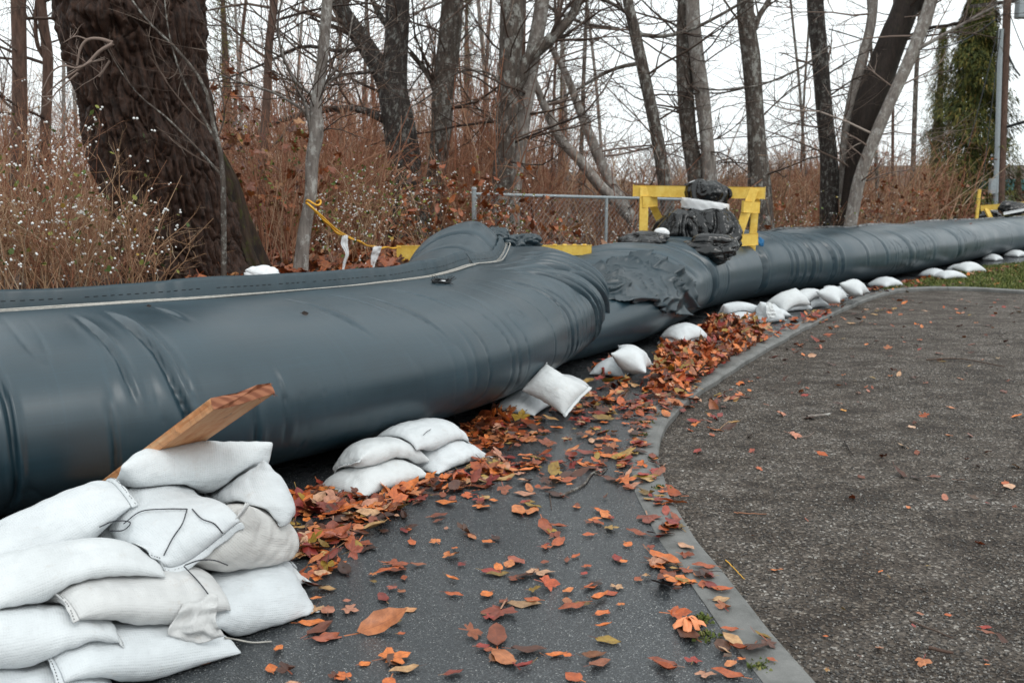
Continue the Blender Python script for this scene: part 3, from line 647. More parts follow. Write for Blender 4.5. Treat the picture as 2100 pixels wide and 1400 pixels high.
# slanting ragged outline
keep = (F2 > 0.52 - 0.75 * S2 + .03 * np.sin(S2 * 23)) & (F2 < 0.98 - 0.25 * S2) & (F2 > 0.02 + 0.02 * np.sin(S2 * 30)) & (S2 < 0.93 + 0.07 * np.sin(F2 * 9))
kq = keep[:-1, :-1] & keep[1:, 1:] & keep[1:, :-1] & keep[:-1, 1:]
Qs = gridquads(len(ii), len(m))[:, ::-1][kq.ravel()]
sl = obj('loose_sleeve', mesh('loose_sleeve', SX, Qs, uv=np.stack([S2 * 2, F2 * 1.2], -1)), M['dam_dark'], damB)
md = sl.modifiers.new('thick', 'SOLIDIFY'); md.thickness = 0.006
# open cuff with a dark mouth at the sleeve's far end
cu = []
pc = P(1388, 640, 0.22) + np.array([0.0, 0.05, 0.0])

# ------------------------------------------------------------------ sandbags: each one inflated, dropped and settled on what lies below it
HX0, HY0, HC = -4.0, 2.2, 0.015
HF = np.zeros((1200, 1600), np.float32) + 0.002
def hsample(x, y):
    u = np.clip((x - HX0) / HC, 0, HF.shape[0] - 2); v = np.clip((y - HY0) / HC, 0, HF.shape[1] - 2)
    i = u.astype(int); j = v.astype(int); a = u - i; b = v - j
    return HF[i, j] * (1 - a) * (1 - b) + HF[i + 1, j] * a * (1 - b) + HF[i, j + 1] * (1 - a) * b + HF[i + 1, j + 1] * a * b
TUBEC = np.vstack([CA[100:KA:9, :3], CB[420:1500:8, :3]]); TUBER = np.vstack([RA[100:KA:9], RB[420:1500:8]])
def push_tube(X):                           # keep a bag out of the dam's side
    f = X.reshape(-1, 3); c = f.mean(0)
    near = np.argsort(((TUBEC[:, :2] - c[:2]) ** 2).sum(1))[:1][0]
    Cc, R, W = TUBEC[near, :2], TUBER[near], TUBEC[near, 2]
    u = (f[:, :2] - Cc) @ R
    zz = np.clip(f[:, 2] / 0.46 - 1, -1, 1); lim = W * np.maximum(0, 1 - np.abs(zz) ** 2.3) ** 0.40 + 0.004
    pen = np.clip(lim - u, 0, 0.05); pen = np.where((u > W * 0.35) & (f[:, 2] < 0.95), pen, 0)
    f[:, :2] += pen[:, None] * R * 0.5
def settle(c, yaw, pitch, roll, L, W, vol, n, m, steps, seed, lump, grav=1.0, spin=0.0):
    rg = np.random.default_rng(seed)
    u = np.linspace(-.5, .5, n); v = np.linspace(-.5, .5, m); U, Vv = np.meshgrid(u, v, indexing='ij')
    r0i, r0j = L / (n - 1), W / (m - 1)
    prof = np.clip(np.cos(math.pi * U), 0, 1) ** .5 * np.clip(np.cos(math.pi * Vv), 0, 1) ** .5
    prof = prof * (1 + lump * U * 2)
    ny = 0.012 * vnoise(np.stack([U * 7, Vv * 7, U * 0 + seed], -1), seed)
    t0 = 0.055
    X = np.stack([np.stack([U * L * .93, Vv * W * .93, prof * t0 + ny * prof], -1), np.stack([U * L * .93, Vv * W * .93, -prof * t0 + ny * prof], -1)])
    cy, sy, cp, sp, cr, sr = math.cos(yaw), math.sin(yaw), math.cos(pitch), math.sin(pitch), math.cos(roll), math.sin(roll)
    Rz = np.array([[cy, -sy, 0], [sy, cy, 0], [0, 0, 1]]); Ry = np.array([[cp, 0, sp], [0, 1, 0], [-sp, 0, cp]]); Rx = np.array([[1, 0, 0], [0, cr, -sr], [0, sr, cr]])
    cq, sq = math.cos(spin), math.sin(spin); X = X @ (Rz @ Ry @ Rx @ np.array([[cq, -sq, 0], [sq, cq, 0], [0, 0, 1.0]])).T + c
    Xp = X.copy(); dt2 = 9.8 / 3600.0
    V0 = vol * L * W
    def pair(a, b, r, k, kc):
        d = b - a; ln = np.sqrt((d * d).sum(-1, keepdims=True)) + 1e-9; e = (ln - r) / ln; e = np.where(e > 0, e * k, e * kc) * 0.5
        return d * e
    for it in range(steps):
        vel = (X - Xp) * 0.86
        Xp = X.copy(); X = X + vel; X[..., 2] -= dt2 * 0.6 * grav
        for sub in range(5):
            for st in (0, 1):
                a, b = X[:, st:-1:2], X[:, st + 1::2]; k = min(a.shape[1], b.shape[1]); d = pair(a[:, :k], b[:, :k], r0i, 1.0, .35); a[:, :k] += d; b[:, :k] -= d
                a, b = X[:, :, st:-1:2], X[:, :, st + 1::2]; k = min(a.shape[2], b.shape[2]); d = pair(a[:, :, :k], b[:, :, :k], r0j, 1.0, .35); a[:, :, :k] += d; b[:, :, :k] -= d
            rd = math.hypot(r0i, r0j)
            d = pair(X[:, :-1, :-1], X[:, 1:, 1:], rd, .22, .06); X[:, :-1, :-1] += d; X[:, 1:, 1:] -= d
            d = pair(X[:, 1:, :-1], X[:, :-1, 1:], rd, .22, .06); X[:, 1:, :-1] += d; X[:, :-1, 1:] -= d
            d = pair(X[:, :-2], X[:, 2:], 2 * r0i, 0, .05); X[:, :-2] += d; X[:, 2:] -= d
            d = pair(X[:, :, :-2], X[:, :, 2:], 2 * r0j, 0, .05); X[:, :, :-2] += d; X[:, :, 2:] -= d
            kl = max(3, n // 5); d = pair(X[:, :-kl], X[:, kl:], kl * r0i * .97, 0, .05); X[:, :-kl] += d; X[:, kl:] -= d
            kl = max(3, m // 4); d = pair(X[:, :, :-kl], X[:, :, kl:], kl * r0j * .95, 0, .04); X[:, :, :-kl] += d; X[:, :, kl:] -= d
            for ed in (np.s_[:, 0, :], np.s_[:, -1, :], np.s_[:, :, 0], np.s_[:, :, -1]):
                X[ed] = X[ed].mean(0, keepdims=True)
        d1 = X[:, 1:, 1:] - X[:, :-1, :-1]; d2 = X[:, :-1, 1:] - X[:, 1:, :-1]; Nf = 0.5 * np.cross(d1, d2); Nf[1] *= -1
        cc = 0.25 * (X[:, 1:, 1:] + X[:, :-1, :-1] + X[:, :-1, 1:] + X[:, 1:, :-1]) - c
        vol_ = (cc * Nf).sum() / 3; A = np.sqrt((Nf ** 2).sum(-1)).sum()
        Nv = np.zeros_like(X); Nv[:, :-1, :-1] += Nf; Nv[:, 1:, 1:] += Nf; Nv[:, :-1, 1:] += Nf; Nv[:, 1:, :-1] += Nf
        Nv /= np.sqrt((Nv ** 2).sum(-1, keepdims=True)) + 1e-9
        X += Nv * np.clip((V0 - vol_) / A, -.01, .01) * 0.8
        for ed in (np.s_[:, 0, :], np.s_[:, -1, :], np.s_[:, :, 0], np.s_[:, :, -1]): X[ed] = X[ed].mean(0, keepdims=True)
        push_tube(X)
        h = hsample(X[..., 0], X[..., 1]); dep = h + 0.003 - X[..., 2]
        hit = (dep > 0) & (dep < 0.17)
        X[..., 2] += np.where(hit, np.minimum(dep, 0.02), 0)
        X[..., 2] = np.maximum(X[..., 2], 0.003)
        Xp[..., :2] = np.where((hit | (X[..., 2] < 0.006))[..., None], X[..., :2] * 0.85 + Xp[..., :2] * 0.15, Xp[..., :2])
    d1 = X[:, 1:, 1:] - X[:, :-1, :-1]; d2 = X[:, :-1, 1:] - X[:, 1:, :-1]; Nf = np.cross(d1, d2); Nf[1] *= -1
    Nv = np.zeros_like(X); Nv[:, :-1, :-1] += Nf; Nv[:, 1:, 1:] += Nf; Nv[:, :-1, 1:] += Nf; Nv[:, 1:, :-1] += Nf
    Nv /= np.sqrt((Nv ** 2).sum(-1, keepdims=True)) + 1e-9
    eu = (0.5 - np.abs(U)) * L; ev = (0.5 - np.abs(Vv)) * W
    puck = np.exp(-eu / .05) * (1 - np.exp(-eu / .02)) * np.sin(Vv * W * 150 + 3 * vnoise(np.stack([Vv * 6, U, U * 0 + seed], -1), 3)) + .7 * np.exp(-ev / .05) * (1 - np.exp(-ev / .02)) * np.sin(U * L * 130 + 3 * vnoise(np.stack([U * 7, Vv, U * 0 + seed], -1), 4))
    fold = (1 - np.abs(vnoise(np.stack([U * L * 7 + Vv * W * 5, Vv * W * 17, U * 0 + seed], -1), 6))) ** 5 + (1 - np.abs(vnoise(np.stack([U * L * 16, Vv * W * 6 - U * L * 5, U * 0 + seed + 9], -1), 7))) ** 5
    cor = np.exp(-np.hypot(eu, ev) / .10) * np.sin(np.arctan2(ev, eu) * 11)
    X = X + Nv * (0.005 * puck - 0.0085 * fold * sstep(0, .05, np.minimum(eu, ev)) + 0.004 * cor * sstep(0, .03, np.minimum(eu, ev)))[None, ..., None] * (1.0 if n > 20 else .6)
    X[..., 2] = np.maximum(X[..., 2], 0.003)
    for ed in (np.s_[:, 0, :], np.s_[:, -1, :], np.s_[:, :, 0], np.s_[:, :, -1]): X[ed] = X[ed].mean(0, keepdims=True)
    # raise the height field
    k = 4
    t = X[0]
    ui = np.linspace(0, n - 1, n * k); vi = np.linspace(0, m - 1, m * k); i = np.minimum(ui.astype(int), n - 2); j = np.minimum(vi.astype(int), m - 2); a = (ui - i)[:, None, None]; b = (vi - j)[None, :, None]
    for t in (X[0], X[1]):
        q = t[i][:, j] * (1 - a) * (1 - b) + t[i + 1][:, j] * a * (1 - b) + t[i][:, j + 1] * (1 - a) * b + t[i + 1][:, j + 1] * a * b
        ix = np.clip(((q[..., 0] - HX0) / HC).round().astype(int), 0, HF.shape[0] - 1); iy = np.clip(((q[..., 1] - HY0) / HC).round().astype(int), 0, HF.shape[1] - 1)
        np.maximum.at(HF, (ix.ravel(), iy.ravel()), q[..., 2].ravel().astype(np.float32))
    return X
BAGS = {}
def bag(key, px, py, z, yaw, label, L=0.52, W=0.34, vol=0.095, pitch=0, roll=0, near=True, seam='b', lump=0.0, mat='poly', group=None, hold=0, lift=True, at=None, spin=0):
    seed = abs(hash_str(key)) % 9973
    c = P(px, py, z) if at is None else np.array([at[0], at[1], z])
    hz = float(hsample(np.array([c[0]]), np.array([c[1]]))[0]); c[2] = max(c[2], hz + 0.07) if lift else c[2]
    n, m, steps = (34, 22, 88) if near == 1 else (24, 16, 68) if near == 2 else (15, 11, 60)

    X = settle(c, math.radians(yaw), math.radians(pitch), math.radians(roll), L, W, vol, n, m, steps if not hold else 45, seed, lump, 0.0 if hold else 1.0, math.radians(spin))
    base = X.reshape(-1, 3).mean(0); base[2] = X[..., 2].min()
    root = thing('sandbag', label, 'sandbag', base, group or 'white sandbags lined up along the dam')
    nt = n * m; idx0 = np.arange(nt).reshape(n, m); idx1 = idx0.copy(); k = nt
    inner = np.arange((n - 2) * (m - 2)).reshape(n - 2, m - 2) + nt; idx1[1:-1, 1:-1] = inner
    Vx = np.vstack([X[0].reshape(-1, 3), X[1][1:-1, 1:-1].reshape(-1, 3)])
    U, Vv = np.meshgrid(np.linspace(0, L, n), np.linspace(0, W, m), indexing='ij'); uv0 = np.stack([U, Vv], -1)
    uvs = np.vstack([uv0.reshape(-1, 2), uv0[1:-1, 1:-1].reshape(-1, 2)])
    q0 = np.stack([idx0[:-1, :-1], idx0[1:, :-1], idx0[1:, 1:], idx0[:-1, 1:]], -1).reshape(-1, 4)
    q1 = np.stack([idx1[:-1, :-1], idx1[:-1, 1:], idx1[1:, 1:], idx1[1:, :-1]], -1).reshape(-1, 4)
    o = obj('sack', mesh('sack', Vx, np.vstack([q0, q1]), uv=uvs), M[mat], root)
    if near < 3:
        md = o.modifiers.new('sub', 'SUBSURF'); md.levels = 1; md.render_levels = 1
    # sewn hem at the chosen ends
    ends = {'a': [0], 'b': [-1], 'ab': [0, -1], '': []}[seam]
    for e in ends:
        E = X[0][e]; I = 0.5 * (X[0][1 if e == 0 else -2] + X[1][1 if e == 0 else -2]); out = E - I; out /= np.linalg.norm(out, axis=1, keepdims=True) + 1e-9
        out = out * 0.6 + out.mean(0) * 0.4; out /= np.linalg.norm(out, axis=1, keepdims=True)
        dn = np.array([0, 0, -1.0]); rows = [I * 0.35 + E * 0.65, E + out * 0.004, E + out * 0.011 + dn * 0.001, E + out * 0.019 + dn * 0.003 + 0.0025 * rng.normal(size=(m, 1)) * out]
        R_ = np.stack(rows, 0); R_[..., 2] = np.maximum(R_[..., 2], 0.004)
        s_o = obj('seam', mesh('seam', R_, gridquads(4, m), uv=np.stack(np.meshgrid(np.linspace(0, .03, 4), np.linspace(0, W, m), indexing='ij'), -1)), M[mat], root)
        md = s_o.modifiers.new('t', 'SOLIDIFY'); md.thickness = 0.006; md.offset = 0
        if near == 1:
            md = s_o.modifiers.new('sub', 'SUBSURF'); md.levels = 1; md.render_levels = 1
            L_ = []
            ln = R_[2]; dense = catmull(ln, 70)
            for i in range(1, 68, 2):
                if rng.random() < 0.8:
                    up = np.array([0, 0, 0.0045]); L_.append((np.array([dense[i] + up, dense[i + 1] + up]), 0.0012))
            tubeobj('stitching', L_, 4, M['stitch'], s_o)['kind'] = 'stuff'
    BAGS[key] = (X, root)
    return X, root
def hash_str(s):
    h = 7
    for ch in s: h = (h * 131 + ord(ch)) & 0x7fffffff
    return h
G1 = 'sandbags of the foreground stack'
# foreground stack, bottom layer first
O1 = P(275, 1335, .06)[:2]; E1 = np.array([math.cos(math.radians(46)), math.sin(math.radians(46))]); E2 = np.array([-E1[1], E1[0]])
def core(layer, spots_):
    for i_, (a_, b_) in enumerate(spots_):
        bag('core%d_%d' % (layer, i_), 0, 0, .06 + .11 * layer, 46, 'white sandbag packed inside the foreground stack, mostly hidden by the bags in front', near=3, group='hidden bags of the foreground stack', vol=.10, at=O1 + E1 * a_ + E2 * b_)
core(0, [(-.80, .0), (-.80, .33), (-.36, .33), (.10, .33), (.55, .33), (-.70, .66), (-.22, .66), (.26, .66)])
HB = dict(near=2, group=G1, vol=.10)
FB = dict(near=1, group=G1, vol=.105)
bag('b0', 30, 1425, .06, 38, 'white sandbag at the bottom left corner of the photo, lowest of its pile', **FB)
bag('b1', 275, 1335, .06, 46, 'long white sandbag at the bottom front of the foreground stack, lying on asphalt', L=0.585, seam='a', **FB)
bag('b2', 495, 1238, .06, 48, 'white sandbag at the bottom right of the foreground stack, pointed corner on asphalt', seam='b', L=0.499, **FB)
core(1, [(-.80, .08), (-.76, .40), (-.30, .40), (.16, .40), (.52, .36), (-.5, .70), (.0, .70), (.40, .68)])
bag('b3', 30, 1320, .18, 40, 'white sandbag low at the left edge, under the big left bag of the foreground stack', L=0.499, **FB)
bag('b4', 285, 1245, .18, 44, 'soiled white sandbag with a tied end in the middle of the foreground stack', seam='a', mat='poly_dirty', **FB)
bag('b5', 495, 1145, .18, 40, 'slightly soiled white sandbag at the right of the foreground stack, second layer', seam='a', L=0.516, mat='poly_dirty', **FB)
core(2, [(-.62, .36), (.34, .60)])
bag('b6', 130, 1195, .29, 41, 'big plump white sandbag at the left edge, third layer of the foreground stack', L=0.550, W=0.344, seam='', **FB)
bag('b7', 350, 1105, .30, 128, 'white sandbag with a stitched hem and dark strings, centre of the foreground stack', L=0.516, W=0.378, seam='a', near=1, group=G1, vol=.085)
bag('b8', 510, 1060, .30, 118, 'white sandbag tilted up at the right shoulder of the foreground stack', L=0.464, W=0.327, seam='', near=1, group=G1, vol=.085)
bag('b9', 95, 1045, .43, 38, 'smooth white sandbag topmost on the left of the foreground stack, beside the plank', L=0.568, W=0.378, seam='b', near=1, group=G1, vol=.118)
bag('b10', 395, 988, .43, 26, 'rounded white sandbag topmost of the foreground stack, right of the plank', L=0.516, W=0.361, seam='', near=1, group=G1, vol=.125)
# second stack
G2 = 'white sandbags lined up along the dam'
bag('c1', 770, 968, .06, 52, 'lower front sandbag of the small four-bag stack in mid-picture', near=1, seam='a', L=0.482, vol=.10)
bag('c0', 830, 905, .06, 55, 'white sandbag hidden at the rear of the four-bag stack, against the dam', near=2)
bag('c2', 905, 925, .06, 52, 'sandbag lying lowest at the right end of the four-bag stack, tapered corner', near=1, seam='b', L=0.464)
bag('c3', 770, 905, .20, 48, 'upper front sandbag of the four-bag stack, hem facing left', near=1, seam='a', L=0.499, W=0.344)
bag('c4', 868, 880, .20, 58, 'upper rear sandbag of the four-bag stack, leaning on the dam', near=1, seam='b', L=0.482)
# leaning pairs along the foot of the dam
bag('d1', 1078, 818, .07, 66, 'lower sandbag under the tipped bag at the end of the near tube', near=2, seam='b', L=0.482)
bag('d3', 1150, 782, .08, 64, 'sandbag half hidden behind the tipped bag at the end of the near tube', near=2, L=0.430)
bag('d2', 1137, 797, .20, 116, 'plump sandbag tipped onto another at the bulging end of the near tube', near=2, seam='a', L=0.36, W=0.30, pitch=-36, roll=-20, hold=1, spin=32, lift=False, vol=.115)
bag('e1', 1262, 748, .07, 66, 'lower sandbag partly covered by leaves where the two tubes meet', near=2, L=0.447)
bag('e2', 1296, 737, .165, 76, 'plump sandbag leaning over its neighbour where the two tubes meet', near=2, seam='b', L=0.482, W=0.344, pitch=2, roll=26, hold=1, lift=False, vol=.115)
bag('f1', 1405, 692, .07, 40, 'crumpled white sandbag half sunk in the heap of leaves', near=2, L=0.516, seam='b')
bag('f2', 1405, 668, .20, 38, 'small flat white sandbag on top of the one in the leaf heap', near=2, L=0.430, vol=.07)
bag('g1', 1518, 650, .07, 45, 'lower left sandbag of the cluster right of the leaf heap', near=2)
bag('g2', 1580, 640, .07, 50, 'tied sandbag with loose neck at the bottom of the cluster right of the leaf heap', near=2)
bag('g3', 1512, 622, .22, 25, 'large sandbag lying on top of the cluster, pointed end to the left', near=2, seam='a', L=0.533, W=0.361)
bag('g4', 1573, 622, .22, 45, 'sandbag on top of the cluster at its right, corner raised', near=2, seam='b', L=0.499)
bag('i1', 1622, 627, .06, 30, 'low sandbag in front of the third cluster along the far tube', near=3, seam='a')
bag('i2', 1662, 620, .06, 40, 'small end of a sandbag at the foot of the third cluster', near=3, L=0.430)
bag('i3', 1618, 607, .2, 30, 'front upper sandbag of the third cluster along the far tube, hem visible', near=3, seam='a')
bag('i4', 1652, 600, .2, 40, 'rear upper sandbag of the third cluster, touching the far tube', near=3)
bag('j1', 1690, 606, .07, 50, 'sandbag tucked behind the round leaning bag past the third cluster', near=3, L=0.430)
bag('j2', 1706, 604, .2, 60, 'round sandbag leaning toward the kerb just past the third cluster', near=3, pitch=-4, roll=22, L=0.473, hold=1, lift=False, vol=.115)
bag('k1', 1730, 595, .07, 50, 'lower sandbag of the pair nearest the curve of the kerb', near=3, L=0.430)
bag('k2', 1752, 590, .22, 60, 'upper sandbag of the pair nearest the curve of the kerb, tilted on edge', near=3, pitch=0, roll=24, L=0.516, W=0.361, hold=1, lift=False, vol=.115)
bag('l1', 1816, 573, .12, 40, 'lone humped sandbag against the far tube at the start of the grass', near=3, L=0.533, W=0.378, vol=.11)
bag('m1', 1915, 557, .09, 40, 'left sandbag of the slumped pair beside the grass strip', near=3, L=0.516, W=0.361, vol=.10)
bag('m2', 1948, 561, .09, 20, 'right sandbag of the slumped pair beside the grass strip', near=3, L=0.533, vol=.10)
bag('n1', 1966, 547, .08, 45, 'small sandbag end behind the wrinkled bag on the far path', near=3, L=0.430)
bag('n2', 1988, 543, .14, 30, 'wrinkled sandbag on the far path beyond the slumped pair', near=3, L=0.602, W=0.378, vol=.12)
bag('o1', 2034, 527, .08, 40, 'tiny far sandbag beside the tube, second from the right edge', near=3, L=0.430, W=0.344, vol=.11)
bag('q1', 2083, 518, .10, 40, 'farthest sandbag against the tube at the right edge', near=3, L=0.533, W=0.378, vol=.12)

# loose necks, tails and strings belong to their bags
def ribbon(name, pts, wid, side, mat, parent, seed, crump=0.012, nv=9, nu=26):
    c = catmull(np.asarray(pts, float), nu); w = np.interp(np.linspace(0, 1, nu), np.linspace(0, 1, len(wid)), wid)
    v = np.linspace(-.5, .5, nv); s = np.asarray(side, float); s = s / np.linalg.norm(s)
    X = c[:, None] + s * (v[None, :, None] * w[:, None, None])
    g = np.stack(np.meshgrid(np.linspace(0, 3, nu), np.linspace(0, 3, nv), indexing='ij') + [np.zeros((nu, nv))], -1)
    T_ = np.gradient(c, axis=0); T_ /= np.linalg.norm(T_, axis=1, keepdims=True); nrm = np.cross(T_, s); 
    X = X + nrm[:, None] * (crump * (1 - 2 * np.abs(vnoise(g * 1.6, seed))))[..., None]
    X[..., 2] = np.maximum(X[..., 2], 0.004)
    o = obj(name, mesh(name, X, gridquads(nu, nv), uv=g[..., :2] * 0.1), mat, parent)
    md = o.modifiers.new('t', 'SOLIDIFY'); md.thickness = 0.003; md.offset = 0
    md = o.modifiers.new('s', 'SUBSURF'); md.levels = 1; md.render_levels = 1
    return o
def hz(x, y): return float(hsample(np.array([x]), np.array([y]))[0])
def drape(pts2, lift=0.006): return np.array([[x, y, max(hz(x, y), 0) + lift] for x, y in pts2])
def onbags(px, py):                         # first point of the heap that the sight line meets
    d = ray(px, py); o = np.array([0, 0, CAM_H])
    for t in np.arange(2.4, 30, 0.006):
        p = o + d * t / d[1]
        if p[2] <= hz(p[0], p[1]) + 0.001 or p[2] <= 0: return p
    return p
def cord(key, pix, r=0.0022, mat='string_black', lift=0.005):
    pts = np.array([onbags(x, y) for x, y in pix]); pts = catmull(pts, 8 * len(pix))
    pts = pts + np.array([0, -lift, lift])
    return tubeobj('tie_string', [(pts, r)], 6, M[mat], BAGS[key][1])
cord('b7', [(255, 1075), (290, 1050), (340, 1045), (385, 1045)]); cord('b7', [(385, 1045), (375, 1075), (355, 1105), (337, 1140)]); cord('b7', [(395, 1045), (415, 1065), (440, 1075), (458, 1095)])
cord('b6', [(205, 1082), (235, 1070), (268, 1072), (255, 1088), (228, 1090)])
cord('b5', [(380, 1160), (410, 1150), (440, 1150), (468, 1160)]); cord('b4', [(378, 1162), (405, 1190), (425, 1215), (442, 1240)])
cord('b1', [(462, 1308), (485, 1312), (520, 1318), (558, 1316)], 0.003, 'string_grey')
cord('c4', [(868, 893), (876, 886), (884, 881)], 0.0016)
p0, p1, p2, p3 = [onbags(*q) for q in ((420, 1225), (415, 1250), (400, 1285), (420, 1312))]
f = np.array([0, -0.025, 0.012])
ribbon('loose_neck', [p0 + f, p1 + f * 1.4, p2 + f * 1.2, p3 + f * .6], [.10, .13, .16, .14], (1, .35, 0.05), M['poly_dirty'], BAGS['b1'][1], 5, 0.02)
X, rt = BAGS['d2']; tip = X.reshape(-1, 3)[np.argmax(X[..., 2].ravel())]
ribbon('tied_tail', [tip + (-.02, .02, -.04), tip + (-.03, .02, .02), tip + (-.03, .03, .06), tip + (-.01, .04, .085)], [.05, .08, .085, .05], (1, .3, 0), M['poly'], rt, 9, .018)
pt_ = onbags(1575, 640); ribbon('loose_neck', [pt_ + (0, -.02, .12), pt_ + (.0, -.06, .07), pt_ + (0.01, -.08, .0), pt_ + (.02, -.09, -.06)], [.06, .10, .13, .10], (1, .3, 0), M['poly'], BAGS['g2'][1], 12, .014)

# ------------------------------------------------------------------ leaves (shared meshes)
def oval_leaf(L, W, curl, fold, ser, seed, nu=8, stem=0.25):
    r = np.random.default_rng(seed); t = np.linspace(0, 1, nu)
    w = W * np.sin(np.pi * np.clip(t, 0.0, 1) ** 0.85) ** 0.75 * (1 + ser * np.where(np.arange(nu) % 2, 1, -1)); w[0] = W * .03; w[-1] = W * .02
    V = []; uv = []
    for i in range(nu):
        for v in (-1, -.5, 0, .5, 1):
            z = fold * abs(v) * w[i] + curl * (t[i] - .45) ** 2 * L + 0.10 * L * abs(v) ** 2 * math.sin(t[i] * 9 + seed) * 0.35
            V.append((t[i] * L - L / 2, v * w[i] * (1 - .18 * abs(v) * abs(fold)), z)); uv.append((t[i], v))
    Q = gridquads(nu, 5)
    k = len(V); s = L * stem
    V += [(-L / 2 - s, .002, curl * L * .3), (-L / 2 - s, -.002, curl * L * .3), (-L / 2 + .01, -.0025, .002), (-L / 2 + .01, .0025, .002)]; uv += [(0, 0)] * 4
    V = np.array(V); V[:, 2] -= np.percentile(V[:, 2], 12)
    V[:, 2] += 0.002
    return V, np.vstack([Q, [[k, k + 1, k + 2, k + 3]]]), np.zeros((0, 3), int), np.array(uv)
def maple_leaf(S, curl, seed):
    r = np.random.default_rng(seed)
    pr = [(-1.0, .10), (-.86, .50), (-.72, .62), (-.62, .55), (-.50, .86), (-.40, .80), (-.30, .62), (-.24, .50), (-.17, .82), (-.09, .86), (0, 1.08), (.09, .86), (.17, .82), (.24, .50), (.30, .62), (.40, .80), (.50, .86), (.62, .55), (.72, .62), (.86, .50), (1.0, .10)]
    a = np.array([p[0] for p in pr]) * 2.55; q = np.array([p[1] for p in pr]) * S * (1 + .1 * r.normal(size=len(pr)))
    pts = [(0, 0, 0)]; uv = [(0.1, 0)]
    for f in (.5, 1.0):
        for k, (aa, rr) in enumerate(zip(a, q)):
            x, y = math.cos(aa) * rr * f, math.sin(aa) * rr * f
            z = curl * (f ** 2) * (0.5 + .5 * math.sin(aa * 2.1 + seed)) * S * .6 + .04 * S * math.sin(aa * 7) * f
            pts.append((x, y, z)); uv.append((f * .9, .25 * math.sin(aa * 5)))
    n = len(a); T = [(0, 1 + k, 2 + k) for k in range(n - 1)]; Q = [(1 + k, 1 + n + k, 2 + n + k, 2 + k) for k in range(n - 1)]
    k = len(pts); pts += [(-S * .8, .003, .004), (-S * .8, -.003, .004), (0, -.003, .003), (0, .003, .003)]; uv += [(0, 0)] * 4
    V = np.array(pts); V[:, 2] -= np.percentile(V[:, 2], 12); V[:, 2] += .002
    return V, np.array(Q + [(k, k + 1, k + 2, k + 3)]), np.array(T), np.array(uv)
LEAVES = [oval_leaf(.15, .034, .12, .12, .05, 1), oval_leaf(.13, .030, -.10, -.12, .06, 2), oval_leaf(.17, .042, .5, .4, .06, 3), oval_leaf(.09, .024, .12, .1, .05, 4), oval_leaf(.075, .027, .06, .06, .04, 5),
          maple_leaf(.075, .12, 6), maple_leaf(.06, .5, 7), maple_leaf(.085, -.15, 8), oval_leaf(.12, .02, .7, .7, .05, 9), maple_leaf(.05, .08, 10), oval_leaf(.05, .02, .12, .12, .04, 11)]
def rotm(az, tx, ty):
    ca_, sa_ = np.cos(az), np.sin(az); cx_, sx_ = np.cos(tx), np.sin(tx); cy_, sy_ = np.cos(ty), np.sin(ty); o = np.ones_like(az); z = np.zeros_like(az)
    Rz = np.stack([ca_, -sa_, z, sa_, ca_, z, z, z, o], -1).reshape(-1, 3, 3); Rx = np.stack([o, z, z, z, cx_, -sx_, z, sx_, cx_], -1).reshape(-1, 3, 3); Ry = np.stack([cy_, z, sy_, z, o, z, -sy_, z, cy_], -1).reshape(-1, 3, 3)
    return Rz @ Ry @ Rx
def scatter_mesh(name, kinds, pos, R, sc):
    Vs, Qs, Ts, Us = [], [], [], []; off = 0
    for k in range(len(LEAVES)):
        i = np.where(kinds == k)[0]
        if not len(i): continue
        v, q, t, u = LEAVES[k]; n = len(v)
        X = np.einsum('kij,vj->kvi', R[i], v) * sc[i, None, None] + pos[i, None]
        Vs.append(X.reshape(-1, 3)); o = off + n * np.arange(len(i))[:, None, None]
        Qs.append((q[None] + o).reshape(-1, 4)); Ts.append((t[None] + o).reshape(-1, 3) if len(t) else np.zeros((0, 3), int)); Us.append(np.tile(u, (len(i), 1))); off += n * len(i)
    return mesh(name, np.vstack(Vs), np.vstack(Qs), np.vstack(Ts), uv=np.vstack(Us))

# ------------------------------------------------------------------ woody growth
def norm(v): return v / (np.linalg.norm(v) + 1e-9)
def grow(out, p, d, L, r, depth, rg, up=0.15, wig=0.16, kids=5, n=6, tipr=0.3, spread=(0.5, 1.0), ratio=0.5):
    pts = [p]; dd = norm(d)
    for i in range(n - 1):
        dd = norm(dd + rg.normal(size=3) * wig + np.array([0, 0, up]) / n); pts.append(pts[-1] + dd * L / (n - 1))
    pts = np.array(pts); rr = r * np.linspace(1, tipr, n); out.append((pts, rr))
    if depth > 0:
        for k in range(kids):
            t = rg.uniform(.2, .98) * (n - 1); i = int(min(t, n - 2)); q = pts[i] + (pts[i + 1] - pts[i]) * (t - i)
            ax = norm(pts[i + 1] - pts[i]); s = norm(np.cross(ax, rg.normal(size=3))); an = rg.uniform(*spread)
            grow(out, q, ax * math.cos(an) + s * math.sin(an), L * ratio * rg.uniform(.5, 1.15) * (1 - .45 * t / (n - 1)), rr[i] * .55, depth - 1, rg, up, wig * 1.15, max(2, kids - 1), max(4, n - 1), .4, spread, ratio)
